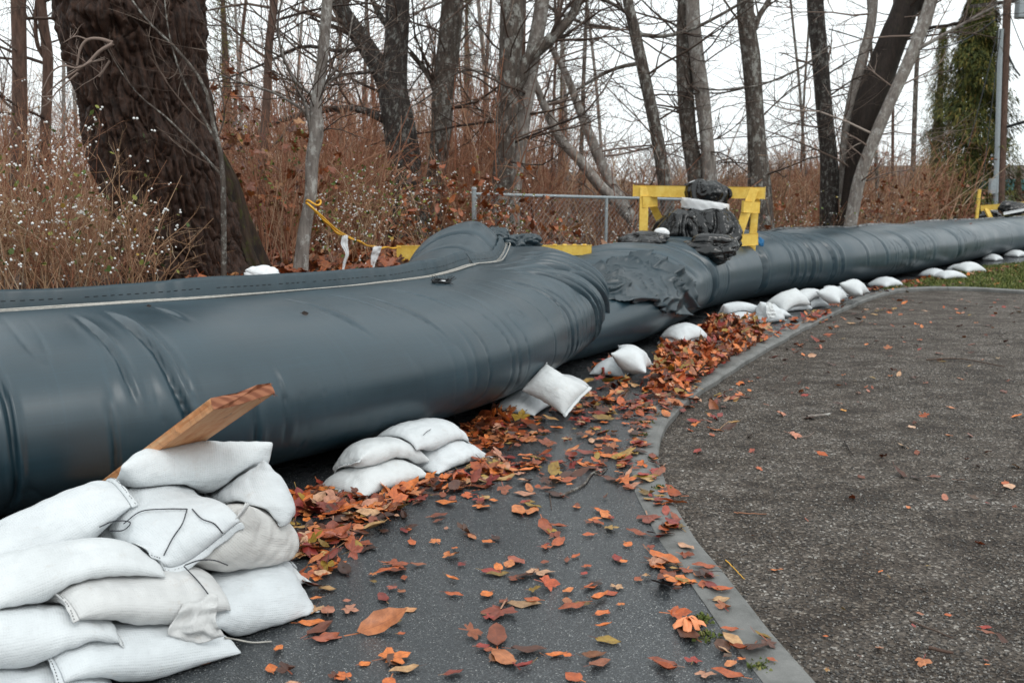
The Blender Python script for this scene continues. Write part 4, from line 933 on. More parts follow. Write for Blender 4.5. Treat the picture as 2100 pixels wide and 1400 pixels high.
def trunkmesh(pts, rad, ns, seed, amp=0.05, fine=90):
    c = catmull(np.c_[pts, rad], fine); r = c[:, 3]; c = c[:, :3]
    T_ = np.gradient(c, axis=0); T_ /= np.linalg.norm(T_, axis=1, keepdims=True)
    A = np.cross(T_, np.array([0, 1.0, 0])); A /= np.linalg.norm(A, axis=1, keepdims=True); B = np.cross(T_, A)
    an = np.linspace(0, 2 * math.pi, ns, endpoint=False)
    u = A[:, None] * np.cos(an)[None, :, None] + B[:, None] * np.sin(an)[None, :, None]
    q = np.stack([np.cos(an)[None] * 1.2 + 0 * r[:, None], np.sin(an)[None] * 1.2 + 0 * r[:, None], c[:, 2:3] * .9 + 0 * an[None]], -1)
    rr = r[:, None] * (1 + amp * fbm(q, seed, 3) + amp * .5 * vnoise(q * np.array([4, 4, 1.0]), seed + 9))
    X = c[:, None] + u * rr[..., None]
    return X, gridquads(fine, ns, True)[:, ::-1]
def px_path(lst, Y): return np.array([D(x, y, Y if len(l) == 3 else l[3]) for l in lst for x, y in [l[:2]]])
def tree(label, lst, Y, mat, twig='twig_dark', nb=22, bl=(1.2, 3.2), seed=1, limbs=(), name='bare_tree', group=None, amp=0.05, up=0.25, br=0.022, from_t=0.25, depth=2, kids=6):
    rg = np.random.default_rng(seed)
    pts = px_path(lst, Y); rad = np.array([l[2] for l in lst]) * Y / FPX / 2
    x0 = pts[0]; g = float(ground_z(x0[None, :2])[0]); dv = pts[0] - pts[1]; dv = dv / max(abs(dv[2]), .1)
    if x0[2] > g: pts = np.vstack([x0 + dv * np.array([.6, .6, 1]) * (x0[2] - g + .15), pts]); rad = np.r_[rad[0] * 1.35, rad]
    root = thing(name, label, 'tree', (pts[0][0], pts[0][1], g), group)
    X, Q = trunkmesh(pts, rad, 22, seed, amp)
    obj('trunk', mesh('trunk', X, Q), M[mat], root)
    out = []; big = []
    for lm, w0, w1 in limbs:
        lp = catmull(px_path([(x, y, 0) for x, y in lm], Y) + np.c_[np.zeros((len(lm), 1)), np.linspace(0, rg.uniform(-.5, .3), len(lm)), np.zeros((len(lm), 1))], 14)
        lr = np.linspace(w0, w1, 14) * Y / FPX / 2; big.append((lp, lr))
        for k in range(10):
            i = rg.integers(2, 13); ax = norm(lp[i] - lp[i - 1]); s = norm(np.cross(ax, rg.normal(size=3)))
            grow(out, lp[i], ax + s * rg.uniform(.4, 1.2), rg.uniform(.5, 1.6), max(.006, lr[i] * .4), 1, rg, up, .16, 6)
    c = catmull(np.c_[pts, rad], 60)
    for k in range(nb):
        i = int(rg.uniform(from_t, 1) * 58); az = rg.uniform(0, 6.28); el = rg.uniform(-.1, .8)
        d = np.array([math.cos(az), math.sin(az) * .8, math.sin(el)])
        grow(out, c[i, :3], d, rg.uniform(*bl), min(c[i, 3] * .4, br * rg.uniform(.5, 1.3)), depth, rg, up * rg.uniform(-.8, 1.6), .15, kids)
    if big:
        V, Qd = tubes(big, 9); obj('limb', mesh('limb', V, Qd), M[mat], root) if len(big) == 1 else [obj('limb', mesh('limb', *tubes([b], 9)), M[mat], root) for b in big]
    if out:
        cr = obj('crown', mesh('crown', *tubes(out, 3)), M[twig], root); cr['kind'] = 'stuff'
    return root

# --- the huge leaning trunk on the left
BT = [(430, 640, 330), (402, 590, 275), (376, 520, 240), (350, 430, 228), (322, 320, 236), (300, 220, 240), (285, 130, 246), (276, 60, 262), (268, 0, 262), (258, -150, 255), (240, -400, 240)]
YB = 8.9
c = catmull(np.c_[px_path(BT, YB), np.array([b[2] for b in BT]) * YB / FPX / 2], 620); r = c[:, 3:4]; c = c[:, :3]
ns = 420; an = np.linspace(0, 2 * math.pi, ns, endpoint=False)
ctr = np.stack([np.repeat(np.cos(an)[None], 620, 0) * r * 1, np.repeat(np.sin(an)[None], 620, 0) * r, np.repeat(c[:, 2:3], ns, 1)], -1)
wp = ctr + 0.045 * np.stack([vnoise(ctr * 5, 1), vnoise(ctr * 5, 2), 1.8 * vnoise(ctr * 4, 3)], -1)
f1, f2 = worley(wp * np.array([13, 13, 1.9]), 5); g1, g2 = worley(wp * np.array([30, 30, 6]), 6)
plate = np.clip((f2 - f1) * 2.3, 0, 1) ** .7; pl2 = np.clip((g2 - g1) * 2.5, 0, 1)
dsp = 0.085 * (plate ** .6 - .6) + 0.020 * (pl2 - .5) * plate + 0.05 * vnoise(ctr * 2.2, 8) + 0.012 * vnoise(ctr * 22, 9) + 0.008 * vnoise(ctr * np.array([45, 45, 20]), 19)
zz = ctr[..., 2]; knot = np.exp(-((zz - D(275, 60, YB)[2]) / .22) ** 2) * np.exp(-((np.angle(np.exp(1j * (an[None] + 1.55)))) / .5) ** 2)
dsp += 0.10 * knot * (1 + .8 * vnoise(ctr * 9, 12)) - .12 * np.exp(-((zz - D(275, 75, YB)[2]) / .06) ** 2) * np.exp(-((np.angle(np.exp(1j * (an[None] + 1.5)))) / .12) ** 2)
fl = sstep(D(0, 520, YB)[2], D(0, 640, YB)[2], zz); dsp += fl * .10 * np.abs(np.sin(an[None] * 3.5 + .4))
X = np.stack([c[:, :1] + np.cos(an)[None] * (r + dsp), c[:, 1:2] + np.sin(an)[None] * (r + dsp), np.repeat(c[:, 2:3], ns, 1)], -1)
bt = thing('old_tree', 'huge dark furrowed tree trunk leaning left behind the dam', 'tree', (c[0, 0], c[0, 1], .6))
obj('trunk', mesh('trunk', X, gridquads(620, ns, True)), M['bark_big'], bt)
rg = np.random.default_rng(4)
def pathbr(lst, Y, w0, w1, n=16):
    lp = catmull(px_path([(x, y, 0) for x, y in lst], Y), n); return (lp, np.linspace(w0, w1, n) * Y / FPX / 2)
br = [pathbr([(232, 88), (205, 80), (180, 82), (165, 100), (158, 135)], 8.1, 8, 4), pathbr([(232, 90), (205, 105), (180, 130), (150, 150), (120, 170), (95, 195)], 8.0, 8, 2), pathbr([(190, 125), (160, 140), (130, 135), (105, 150), (85, 190)], 7.95, 5, 2),
      pathbr([(225, 125), (212, 145), (203, 158)], 8.1, 5, 4), pathbr([(160, 150), (120, 185), (95, 215), (60, 225)], 7.9, 4, 1.5), pathbr([(215, 122), (190, 128), (150, 140)], 8.05, 4, 2), pathbr([(180, 82), (155, 75), (130, 88)], 8.1, 4, 1.5)]
for b in list(br):
    for k in range(3):
        i = rg.integers(6, 15); grow(br, b[0][i], rg.normal(size=3) + (-.4, 0, .2), rg.uniform(.12, .35), .004, 1, rg, .1, .2, 3, 4)
[obj('dead_branch', mesh('dead_branch', *tubes([b], 6)), M['twig_grey'], bt) for b in br[:7]]
o = obj('dead_twigs', mesh('dead_twigs', *tubes(br[7:], 4)), M['twig_grey'], bt); o['kind'] = 'stuff'
# mossy root shoulder at its right foot
mr = px_path([(556, 680, 0), (530, 590, 0), (503, 520, 0), (484, 450, 0), (470, 380, 0), (440, 300, 0)], 9.05); Xr, Qr = trunkmesh(mr, np.array([58, 44, 34, 27, 22, 12]) * 9.05 / FPX, 110, 5, .34, 200)
obj('mossy_root', mesh('mossy_root', Xr, Qr), M['bark_mossy'], bt)
# --- sapling with the yellow tape, and the shoots in front of the big trunk
tree('slim pale grey sapling with yellow tape tied round it, right of the huge trunk', [(618, 530, 30), (625, 470, 27), (637, 400, 25), (640, 330, 27), (650, 270, 29), (648, 215, 24), (658, 150, 23), (665, 80, 22), (671, 0, 21), (680, -200, 18)], 9.6, 'bark_pale', 'twig_dark', 10, (.5, 1.3), 11,
     limbs=[([(652, 200), (615, 175), (590, 120), (585, 60), (600, 10)], 7, 4), ([(650, 250), (620, 225), (560, 190), (480, 165), (400, 130)], 7, 2), ([(645, 260), (635, 235), (650, 190), (700, 110), (720, 20)], 6, 3), ([(640, 275), (655, 200), (700, 150), (750, 130)], 6, 2), ([(638, 275), (630, 215), (612, 180)], 8, 6)], name='sapling', br=.009, depth=1, from_t=.4)
sh = []
for b, w0, w1 in [([(458, 418), (458, 380), (452, 310), (438, 260), (420, 180), (370, 110), (300, 40), (250, -30)], 11, 3), ([(450, 300), (410, 230), (370, 150), (345, 60), (335, -30)], 6, 2), ([(455, 360), (400, 300), (340, 240), (290, 200), (250, 150), (215, 90)], 6, 1.5), ([(440, 270), (400, 240), (330, 150), (300, 60)], 4, 1.5), ([(445, 290), (460, 230), (440, 140), (400, 60)], 4, 1.5), ([(458, 350), (400, 320), (320, 260)], 3, 1.5)]: sh.append((pathbr(b, 8.1, w0, w1), w0))
rt = thing('bare_shoot', 'thin pale shoot with fine twigs standing in front of the huge trunk', 'shoot', D(458, 560, 8.1))
tw = []
for (b, w) in sh:
    obj('stem', mesh('stem', *tubes([b], 6)), M['bark_grey'] if w > 5 else M['twig_dark'], rt)
    for k in range(7): i = rg.integers(3, 15); grow(tw, b[0][i], norm(b[0][i] - b[0][i - 1]) + rg.normal(size=3) * .6, rg.uniform(.2, .6), .0035, 1, rg, .1, .16, 4, 5)
o = obj('twigs', mesh('twigs', *tubes(tw, 3)), M['twig_dark'], rt); o['kind'] = 'stuff'
obj('stem', mesh('stem', *tubes([pathbr([(458, 640), (459, 500), (458, 418)], 8.1, 12, 11)], 6)), M['bark_grey'], rt)

# --- the row of trunks behind the dam
tree('dark forked trunk with mossy limb reaching up left, behind the sapling', [(840, 420, 72), (832, 350, 66), (818, 260, 64), (806, 180, 56), (812, 100, 46), (815, 0, 46), (815, -300, 38)], 15.5, 'bark_dark', 'twig_dark', 16, (1, 3), 21,
     limbs=[([(800, 190), (775, 135), (740, 80), (705, 30), (680, -20), (640, -120)], 42, 28), ([(795, 250), (740, 225), (690, 225), (640, 235), (560, 260), (500, 310)], 16, 6), ([(800, 60), (775, 25), (745, -40)], 14, 8), ([(760, 95), (700, 105), (620, 95), (540, 130), (450, 165)], 10, 3), ([(800, 130), (760, 150), (700, 160), (640, 210)], 7, 3)], amp=.07)
tree('grey-brown trunk leaning right, beside the dark forked trunk', [(888, 430, 40), (893, 370, 38), (905, 270, 42), (908, 200, 44), (918, 110, 44), (928, 0, 44), (950, -300, 36)], 16, 'bark_grey', 'twig_dark', 18, (1, 3), 22,
     limbs=[([(900, 205), (885, 165), (860, 130), (845, 110)], 16, 8), ([(900, 120), (860, 160), (820, 220), (780, 235)], 4, 2)])
tree('straight lichen-grey trunk behind the fence post', [(1028, 480, 50), (1030, 400, 46), (1034, 330, 42), (1040, 230, 44), (1046, 120, 46), (1052, 0, 48), (1060, -300, 42)], 15, 'bark_grey', 'twig_dark', 18, (1, 3), 23,
     limbs=[([(1060, 180), (1078, 125), (1100, 105), (1140, 70), (1180, 20), (1200, -40)], 26, 16), ([(1040, 180), (1000, 150), (940, 150), (880, 200), (830, 230)], 5, 3)])
tree('slender grey trunk leaning right against the lichen-grey one', [(1050, 440, 34), (1058, 350, 30), (1070, 260, 30), (1085, 160, 32), (1103, 60, 30), (1112, 0, 29), (1150, -300, 22)], 15.3, 'bark_pale', 'twig_dark', 14, (1, 2.6), 24)
tree('thin brown trunk behind the slender grey one', [(1066, 420, 22), (1066, 200, 22), (1068, 60, 20), (1072, -100, 18)], 17, 'bark_brown', 'twig_dark', 8, (1, 2), 25)
tree('mottled white-barked trunk leaning left, behind the fence', [(1310, 470, 30), (1270, 420, 26), (1230, 380, 22), (1190, 330, 20), (1150, 285, 18), (1120, 225, 16), (1090, 150, 12)], 17, 'bark_pale', 'twig_grey', 10, (1, 2.4), 26, amp=.1)
tree('second mottled white-barked trunk leaning left above the first', [(1290, 440, 24), (1250, 370, 22), (1215, 290, 20), (1185, 215, 17), (1160, 150, 14), (1120, 80, 9)], 18, 'bark_pale', 'twig_grey', 9, (1, 2.4), 27, amp=.1)
tree('slim straight trunk leaning left, behind the yellow barricade', [(1372, 460, 32), (1362, 370, 27), (1345, 270, 25), (1320, 150, 24), (1300, 60, 22), (1287, 0, 20), (1240, -250, 14)], 18, 'bark_grey', 'twig_dark', 18, (1, 3), 28,
     limbs=[([(1312, 130), (1270, 138), (1230, 155), (1180, 185), (1120, 210)], 9, 3), ([(1300, 70), (1360, 75), (1420, 60), (1480, 30), (1540, -5)], 9, 5), ([(1290, 30), (1250, 10), (1210, 5), (1150, 30)], 8, 4), ([(1270, 60), (1200, 50), (1130, 20), (1080, -10)], 8, 4)])
tree('left stem of the twin grey trunks behind the bundle', [(1432, 460, 40), (1428, 370, 36), (1413, 280, 32), (1405, 180, 32), (1403, 80, 31), (1405, 0, 30), (1408, -300, 24)], 18.5, 'bark_grey', 'twig_dark', 18, (1, 3.2), 29)
tree('right stem of the twin grey trunks behind the bundle', [(1458, 450, 32), (1456, 370, 30), (1450, 290, 27), (1440, 200, 30), (1428, 100, 28), (1420, 0, 27), (1412, -300, 22)], 18.3, 'bark_pale', 'twig_dark', 16, (1, 3.2), 30)
tree('stout grey trunk above the right end of the barricade', [(1562, 470, 54), (1558, 390, 48), (1552, 300, 38), (1546, 200, 34), (1540, 120, 36), (1530, 40, 34), (1528, 0, 33), (1520, -300, 28)], 18.5, 'bark_grey', 'twig_dark', 20, (1, 3.2), 31,
     limbs=[([(1548, 60), (1560, 30), (1580, 0), (1600, -40)], 12, 8), ([(1530, 180), (1480, 190), (1440, 185), (1400, 160)], 4, 2), ([(1700, 95), (1640, 140), (1560, 175), (1480, 188), (1420, 185)], 5, 3)])
tree('upright dark grey trunk of the clump at right', [(1706, 500, 46), (1702, 440, 42), (1700, 330, 36), (1690, 220, 32), (1682, 120, 32), (1672, 0, 32), (1660, -300, 26)], 20.5, 'bark_dark', 'twig_dark', 16, (1, 3), 32)
tree('thick black leaning trunk of the clump at right', [(1728, 500, 34), (1740, 440, 36), (1758, 340, 44), (1780, 240, 62), (1805, 150, 58), (1835, 70, 54), (1862, 0, 50), (1960, -300, 40)], 20.2, 'bark_black', 'twig_dark', 16, (1, 3), 33,
     limbs=[([(1840, 45), (1880, 15), (1930, -20)], 24, 14), ([(1830, 90), (1900, 60), (1960, 50), (2040, 10)], 8, 4)])
tree('pale smooth trunk leaning right in front of the black one', [(1738, 500, 26), (1748, 440, 25), (1765, 360, 25), (1795, 280, 24), (1825, 210, 23), (1862, 130, 24), (1890, 60, 25), (1910, 0, 24), (1980, -250, 18)], 19.6, 'bark_pale', 'twig_grey', 20, (1, 3), 34,
     limbs=[([(1865, 110), (1900, 90), (1950, 60), (2020, 20)], 9, 3)])
tree('pale narrow stem between the dark trunks of the right clump', [(1722, 500, 22), (1728, 400, 18), (1735, 280, 20), (1755, 180, 24), (1772, 110, 20), (1790, 20, 18), (1800, -200, 14)], 20.4, 'bark_pale', 'twig_grey', 12, (1, 2.6), 35)
tree('brown trunk at the far left edge of the wood', [(38, 330, 34), (40, 250, 30), (40, 120, 28), (38, 0, 28), (36, -300, 24)], 13, 'bark_brown', 'twig_dark', 10, (1, 2.4), 36)
tree('reddish slim trunk second from the left edge', [(92, 330, 24), (94, 250, 20), (98, 120, 20), (84, 0, 18), (70, -300, 14)], 13.5, 'bark_brown', 'twig_dark', 10, (1, 2.4), 37, limbs=[([(98, 130), (75, 90), (70, 30), (75, -40)], 9, 6)])
tree('thin leaning dark stem near the top right of the huge trunk', [(535, 420, 20), (540, 300, 18), (548, 190, 16), (552, 90, 16), (562, 0, 16), (570, -250, 12)], 13, 'bark_brown', 'twig_dark', 12, (1, 2.6), 38, limbs=[([(548, 120), (520, 100), (480, 60), (440, 40)], 6, 3)])
rg = np.random.default_rng(99)
for k in range(20):                         # slim saplings deeper in the wood
    x = [130, 160, 470, 500, 600, 700, 745, 775, 960, 985, 1130, 1165, 1190, 1240, 1640, 1655, 1800, 1830, 1870][k] if k < 19 else rg.uniform(420, 1900)
    Y = rg.uniform(19, 32); w = rg.uniform(4, 10); ln = rg.uniform(-40, 40)
    tree('thin bare sapling among the brown thicket behind the dam', [(x, 420, w * 1.2), (x + ln * .4, 200, w), (x + ln, 0, w * .85), (x + ln * 1.6, -200, w * .6)], Y, rg.choice(['bark_brown', 'bark_grey', 'bark_pale']), rg.choice(['twig_red', 'twig_grey', 'twig_dark']), 16, (1, 2.8), 200 + k, name='sapling', group='thin saplings in the thicket', br=.012, depth=2, kids=6, from_t=.1)

# ------------------------------------------------------------------ shrubs: a few shapes, placed one by one
def bush(seed, stems, kids, r0=0.006, spread=.5, up=.5, wig=.16):
    rg = np.random.default_rng(seed); out = []
    for k in range(stems):
        az = rg.uniform(0, 6.28); b = np.array([math.cos(az), math.sin(az), 0]) * rg.uniform(0, .16); d = np.array([math.cos(az) * spread * rg.uniform(.2, 1.3), math.sin(az) * spread * rg.uniform(.2, 1.3), 1])
        grow(out, b, d, rg.uniform(.7, 1.15), r0 * rg.uniform(.6, 1.2), 2, rg, up * rg.uniform(-1, 1), wig, kids, 7, .35, (.35, 1.0), .42)
    return out
PROTO = []
for k in range(5):
    out = bush(300 + k, 15, 7, .0045 if k < 3 else .006)
    tips = np.array([p[0][-1] for p in out if len(p[0]) <= 6]); rg = np.random.default_rng(k)
    PROTO.append((mesh('stems', *tubes(out, 3)), tips))
ico = bmesh.new(); bmesh.ops.create_icosphere(ico, subdivisions=1, radius=1); IV = np.array([v.co[:] for v in ico.verts]); IT = np.array([[v.index for v in f.verts] for f in ico.faces]); ico.free()
SHM = {}
def shrub(label, px, Y, w, h, k, twig='twig_tan', berries=True, green=True, dead=False, rot=0, group=None, zoff=0.0, name='shrub', nb=120):
    rg = np.random.default_rng(int(px * 7 + Y * 31) % 99991)
    x = D(px, 390, Y)[0]; z = float(ground_z(np.array([[x, Y]]))[0]) + zoff - .03
    r = thing(name, label, 'shrub', (x, Y, z), group); del r['worldparts']
    st_m, tips = PROTO[k]; key = (k, twig)
    if key not in SHM: m2 = st_m.copy(); m2.materials.append(M[twig]); SHM[key] = m2
    def part(nm, me, mt=None):
        o = bpy.data.objects.new(nm, me); COL.objects.link(o); o.parent = r; o['kind'] = 'stuff'
        if mt: me.materials.append(M[mt])
        return o
    o = part('stems', SHM[key]); o.scale = (w, w, h); o.rotation_euler = (0, 0, rot)
    ca_, sa_ = math.cos(rot), math.sin(rot); tp = np.c_[(tips[:, 0] * ca_ - tips[:, 1] * sa_) * w, (tips[:, 0] * sa_ + tips[:, 1] * ca_) * w, tips[:, 2] * h]
    if berries:
        s = tp[rg.choice(len(tp), nb)]; s = np.vstack([s, s[:nb // 3] + rg.normal(size=(nb // 3, 3)) * .014]); rr = rg.uniform(.006, .0105, len(s))
        part('berries', mesh('berries', IV[None] * rr[:, None, None] + s[:, None], None, (IT[None] + len(IV) * np.arange(len(s))[:, None, None]).reshape(-1, 3)), 'berry')
    def lf(nl, s0, s1, kinds):
        q = tp[rg.choice(len(tp), nl)] + rg.normal(size=(nl, 3)) * .02
        return scatter_mesh('leaves', rg.choice(kinds, nl), q, rotm(rg.uniform(0, 6.28, nl), rg.uniform(-1.2, 1.2, nl), rg.uniform(-1.2, 1.2, nl)), rg.uniform(s0, s1, nl))
    if green: part('leaves', lf(170 if px > 300 else 60, .35, .7, [4, 10]), 'leaf_green')
    if dead: part('dead_leaves', lf(110, .6, 1.15, [5, 6, 7, 9, 0]), 'leaf_bank')
    return r
shrub('tan twiggy snowberry shrub cut by the left edge of the photo', -10, 7.3, 1.3, 1.25, 0, 'twig_red', rot=.3)
shrub('dense tan snowberry shrub dotted with white berries, left of the huge trunk', 95, 7.6, 1.35, 1.45, 1, 'twig_red', rot=1.2)
shrub('lower tan snowberry shrub tight against the left side of the huge trunk', 205, 7.7, 1.1, 1.0, 2, 'twig_red', rot=2.2)
shrub('snowberry shrub behind the first left one, taller and redder', 30, 9.3, 1.6, 1.7, 0, 'twig_red', rot=4, zoff=.1)
shrub('matted tan shrub low at the left edge, in front of the taller ones', 40, 6.9, 1.1, .95, 2, 'twig_tan', rot=3.3, nb=60)
shrub('matted tan shrub low between the left edge and the huge trunk', 135, 7.1, 1.1, .9, 0, 'twig_red', rot=5.3, nb=50)
shrub('reddish snowberry shrub at the left foot of the huge trunk', 235, 7.4, .9, .75, 1, 'twig_red', rot=1.3, nb=50)
shrub('thin tan shrub behind the left shrubs near the slim reddish trunk', 150, 10.0, 1.5, 1.3, 2, 'twig_red', rot=5)
shrub('upright reddish brush right behind the huge trunk, hung with orange leaves', 540, 9.9, .9, 2.1, 3, 'twig_red', False, True, True, rot=.5)
shrub('second upright brush with dead orange leaves left of the sapling', 590, 10.6, .9, 1.6, 4, 'twig_tan', False, True, True, rot=1.7)
shrub('green-leaved snowberry shrub just right of the sapling', 690, 10.6, 1.0, .95, 1, rot=3.0)
shrub('snowberry shrub thick with white berries below the dark forked trunk', 760, 11.5, 1.25, 1.25, 0, rot=.9)
shrub('snowberry shrub with rusty leaves between the forked trunk and the fence post', 880, 12.2, 1.2, 1.2, 2, dead=True, rot=2.7)
shrub('low brown shrub at the foot of the leaning grey-brown trunk', 930, 13.2, 1.3, 1.3, 1, 'twig_red', dead=True, rot=1.9)
shrub('shrub full of dead orange maple leaves behind the fence, left', 1075, 12.6, 1.0, 1.15, 3, 'twig_red', True, True, True, rot=.2)
shrub('shrub full of dead orange maple leaves behind the fence, right', 1165, 12.9, 1.0, 1.05, 4, 'twig_red', True, True, True, rot=1.5)
shrub('thin brown shrub behind the fence near the middle post', 1255, 13.8, 1.2, 1.1, 2, 'twig_tan', True, False, False, rot=2.5)
shrub('brown shrub behind the left legs of the yellow barricade', 1345, 15.0, 1.3, 1.2, 0, 'twig_red', True, False, False, rot=.4)
shrub('snowberry shrub behind the black bundle', 1450, 16.2, 1.4, 1.35, 1, 'twig_tan', True, True, False, rot=.7)
shrub('red-brown snowberry shrub behind the right end of the barricade', 1600, 17.6, 1.4, 1.5, 2, 'twig_red', True, True, True, rot=1.1)
shrub('red-brown snowberry shrub left of the right tree clump', 1655, 18.4, 1.4, 1.6, 0, 'twig_red', True, True, False, rot=2.0)
shrub('rust-coloured shrub at the foot of the right tree clump', 1730, 19.3, 1.3, 1.0, 4, 'twig_red', True, True, True, rot=.3)
shrub('dense red-brown shrub right of the tree clump', 1800, 20.8, 1.7, 1.9, 1, 'twig_red', True, True, True, rot=2.6)
shrub('tall arching red-brown shrub in front of the cedar', 1880, 23.0, 1.9, 2.3, 3, 'twig_red', False, True, True, rot=.9)
shrub('red-brown shrub at the end of the brush, left of the yellow post', 1945, 25.2, 1.8, 2.0, 2, 'twig_red', False, False, True, rot=1.8)
# the thicket that closes the wood: one mass nobody could count
TP = [tubes(bush(400 + k, 12, 6, .0065, .45, .4), 3) for k in range(4)]
rg = np.random.default_rng(12)
def thicket(name, label, spots, mat):
    Vs, Qs = [], []; off = 0
    for (x, y, z, w, h, k, a) in spots:
        V, Q = TP[k]; ca_, sa_ = math.cos(a), math.sin(a)
        X = np.c_[(V[:, 0] * ca_ - V[:, 1] * sa_) * w + x, (V[:, 0] * sa_ + V[:, 1] * ca_) * w + y, V[:, 2] * h + z]; Vs.append(X); Qs.append(Q + off); off += len(V)
    return tag(obj(name, mesh(name, np.vstack(Vs), np.vstack(Qs)), M[mat]), label, 'thicket', kind='stuff')
def spots(n, pxr, yr, wr, hr):
    s = []
    for k in range(n):
        Y = rg.uniform(*yr); px = rg.uniform(*pxr); x = (px - 1050) / FPX * Y
        if side_dist(np.array([[x, Y]]))[0] < 2.2: continue
        s.append((x, Y, float(ground_z(np.array([[x, Y]]))[0]) - .05, rg.uniform(*wr), rg.uniform(*hr), rg.integers(4), rg.uniform(0, 6.28)))
    return s
thicket('thicket', 'reddish brown tangle of bare brush filling the wood behind the trunks', spots(60, (-150, 1960), (14, 24), (1.6, 2.6), (1.3, 2.2)) + spots(34, (300, 1150), (14, 24), (1.6, 2.6), (1.6, 2.9)) + spots(22, (560, 1000), (12.5, 20), (1.4, 2.2), (1.2, 2.6)), 'twig_red')
thicket('thicket', 'tan tangle of taller bare brush deeper in the wood', spots(34, (-150, 1200), (20, 34), (2.2, 3.4), (2.4, 4.2)) + spots(26, (1150, 1960), (20, 34), (2.2, 3.4), (1.6, 2.6)) + spots(16, (1770, 1985), (23.5, 29), (2, 2.8), (2.0, 3.2)), 'twig_tan')
thicket('thicket', 'greyish haze of bare treetops farthest back in the wood', spots(20, (-150, 1150), (34, 60), (4, 6), (5, 9)) + spots(14, (1150, 1960), (34, 60), (4, 6), (3, 4.5)) + spots(24, (1250, 1960), (40, 62), (4, 6), (2.6, 4)), 'twig_grey')
# tangle of fine dead growth along the left bank
sl_ = []
for k in range(26):
    Y = rg.uniform(7.0, 11.5); px = rg.uniform(-120, 300); x = (px - 1050) / FPX * Y; sl_.append((x, Y, float(ground_z(np.array([[x, Y]]))[0]) - .05, rg.uniform(.7, 1.1), rg.uniform(.6, 1.25), rg.integers(4), rg.uniform(0, 6.28)))
thicket('thicket', 'red-brown brush standing behind the left shrubs and the huge trunk', spots(26, (-140, 620), (10.5, 16), (1.1, 1.8), (1.2, 2.4)), 'twig_red')
thicket('thicket', 'tall red-brown brush rising behind the row of trunks', spots(28, (380, 1140), (18, 30), (2, 3), (3.0, 5.0)) + spots(26, (1550, 1985), (22, 31), (2, 3), (2.2, 3.6)), 'twig_red')
thicket('undergrowth', 'fine dry tan undergrowth tangled between the shrubs at left', [s for s in sl_ if side_dist(np.array([s[:2]]))[0] > 1.3], 'twig_tan')
# low hill and far conifers seen through the gaps
hx = np.linspace(-220, 300, 120); hv = []
for t, (yy_, hh) in enumerate([(66, 0), (78, .6), (100, 1.0), (150, .9), (210, .5)]):
    hv.append(np.c_[hx, np.full(120, yy_), hh * (3.6 - 1.5 * sstep(20, 80, hx) + 2.0 * vnoise(np.c_[hx / 18, hx * 0, hx * 0], 4)) - 1.5 * (t == 0)])
tag(obj('hills', mesh('hills', np.stack(hv), gridquads(5, 120)), M['hill']), kind='structure')
def conifer_polys(rg, H, Rb, n, droop=.35):
    V = []
    for k in range(n):
        t = rg.random() ** .8; z = H * (.04 + .96 * t); az0 = rg.uniform(0, 6.28); rad = Rb * (1 - t) ** .8 * rg.uniform(.35, 1.12) * (.82 + .25 * math.sin(az0 * 3 + t * 31) + .12 * math.sin(t * 70 + az0)) + .05; az = az0
        d = np.array([math.cos(az), math.sin(az), 0]); s = np.array([-d[1], d[0], 0]); L = Rb * rg.uniform(.022, .06); c0 = d * rad + np.array([0, 0, z - droop * rad])
        w = L * rg.uniform(.14, .3); tip = c0 + d * L * .7 + np.array([0, 0, -L * rg.uniform(.6, 1.7)]) + rg.normal(size=3) * .06
        V += [c0 - d * L * .3 + s * w * .3, c0 + s * w, tip, c0 - s * w]
    return np.array(V)
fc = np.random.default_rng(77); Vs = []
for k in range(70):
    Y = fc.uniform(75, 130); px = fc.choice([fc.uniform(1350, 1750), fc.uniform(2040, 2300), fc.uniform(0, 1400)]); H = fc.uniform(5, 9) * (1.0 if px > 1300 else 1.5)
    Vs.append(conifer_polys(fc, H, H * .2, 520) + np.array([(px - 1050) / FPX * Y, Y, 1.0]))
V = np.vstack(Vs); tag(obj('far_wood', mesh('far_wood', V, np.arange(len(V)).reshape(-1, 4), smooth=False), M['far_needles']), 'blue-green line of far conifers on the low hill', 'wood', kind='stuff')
def conifer(label, px, Y, H, Rb, n, seed):
    fc = np.random.default_rng(seed); x = (px - 1050) / FPX * Y
    r = thing('cedar_tree', label, 'tree', (x, Y, 0)); V = conifer_polys(fc, H, Rb, n, .5) + np.array([x, Y, 0])
    o = obj('crown', mesh('crown', V, np.arange(len(V)).reshape(-1, 4), smooth=False), M['needles'], r); o['kind'] = 'stuff'
    obj('trunk', mesh('trunk', *tubes([(np.array([(x, Y, 0), (x, Y, H * .5), (x, Y, H)]), np.array([.28, .2, .03]))], 10)), M['bark_brown'], r)
conifer('tall olive-green cedar standing at the right beside the utility pole', 1975, 38, 9.8, 2.5, 60000, 5)
conifer('dark narrow cedar at the back just left of the tall one', 1905, 44, 8.5, 1.6, 12000, 6)
conifer('small dark conifer at the foot of the utility pole', 2075, 42, 2.6, .9, 1200, 7)
conifer('brownish conifer high behind the dark forked trunk', 480, 48, 13, 2.2, 4500, 8)
conifer('dull conifer behind the lichen-grey trunk', 960, 52, 12, 2.0, 4000, 9)
conifer('faint conifer in the gap right of the slender grey trunk', 1150, 55, 9.5, 1.8, 3500, 10)
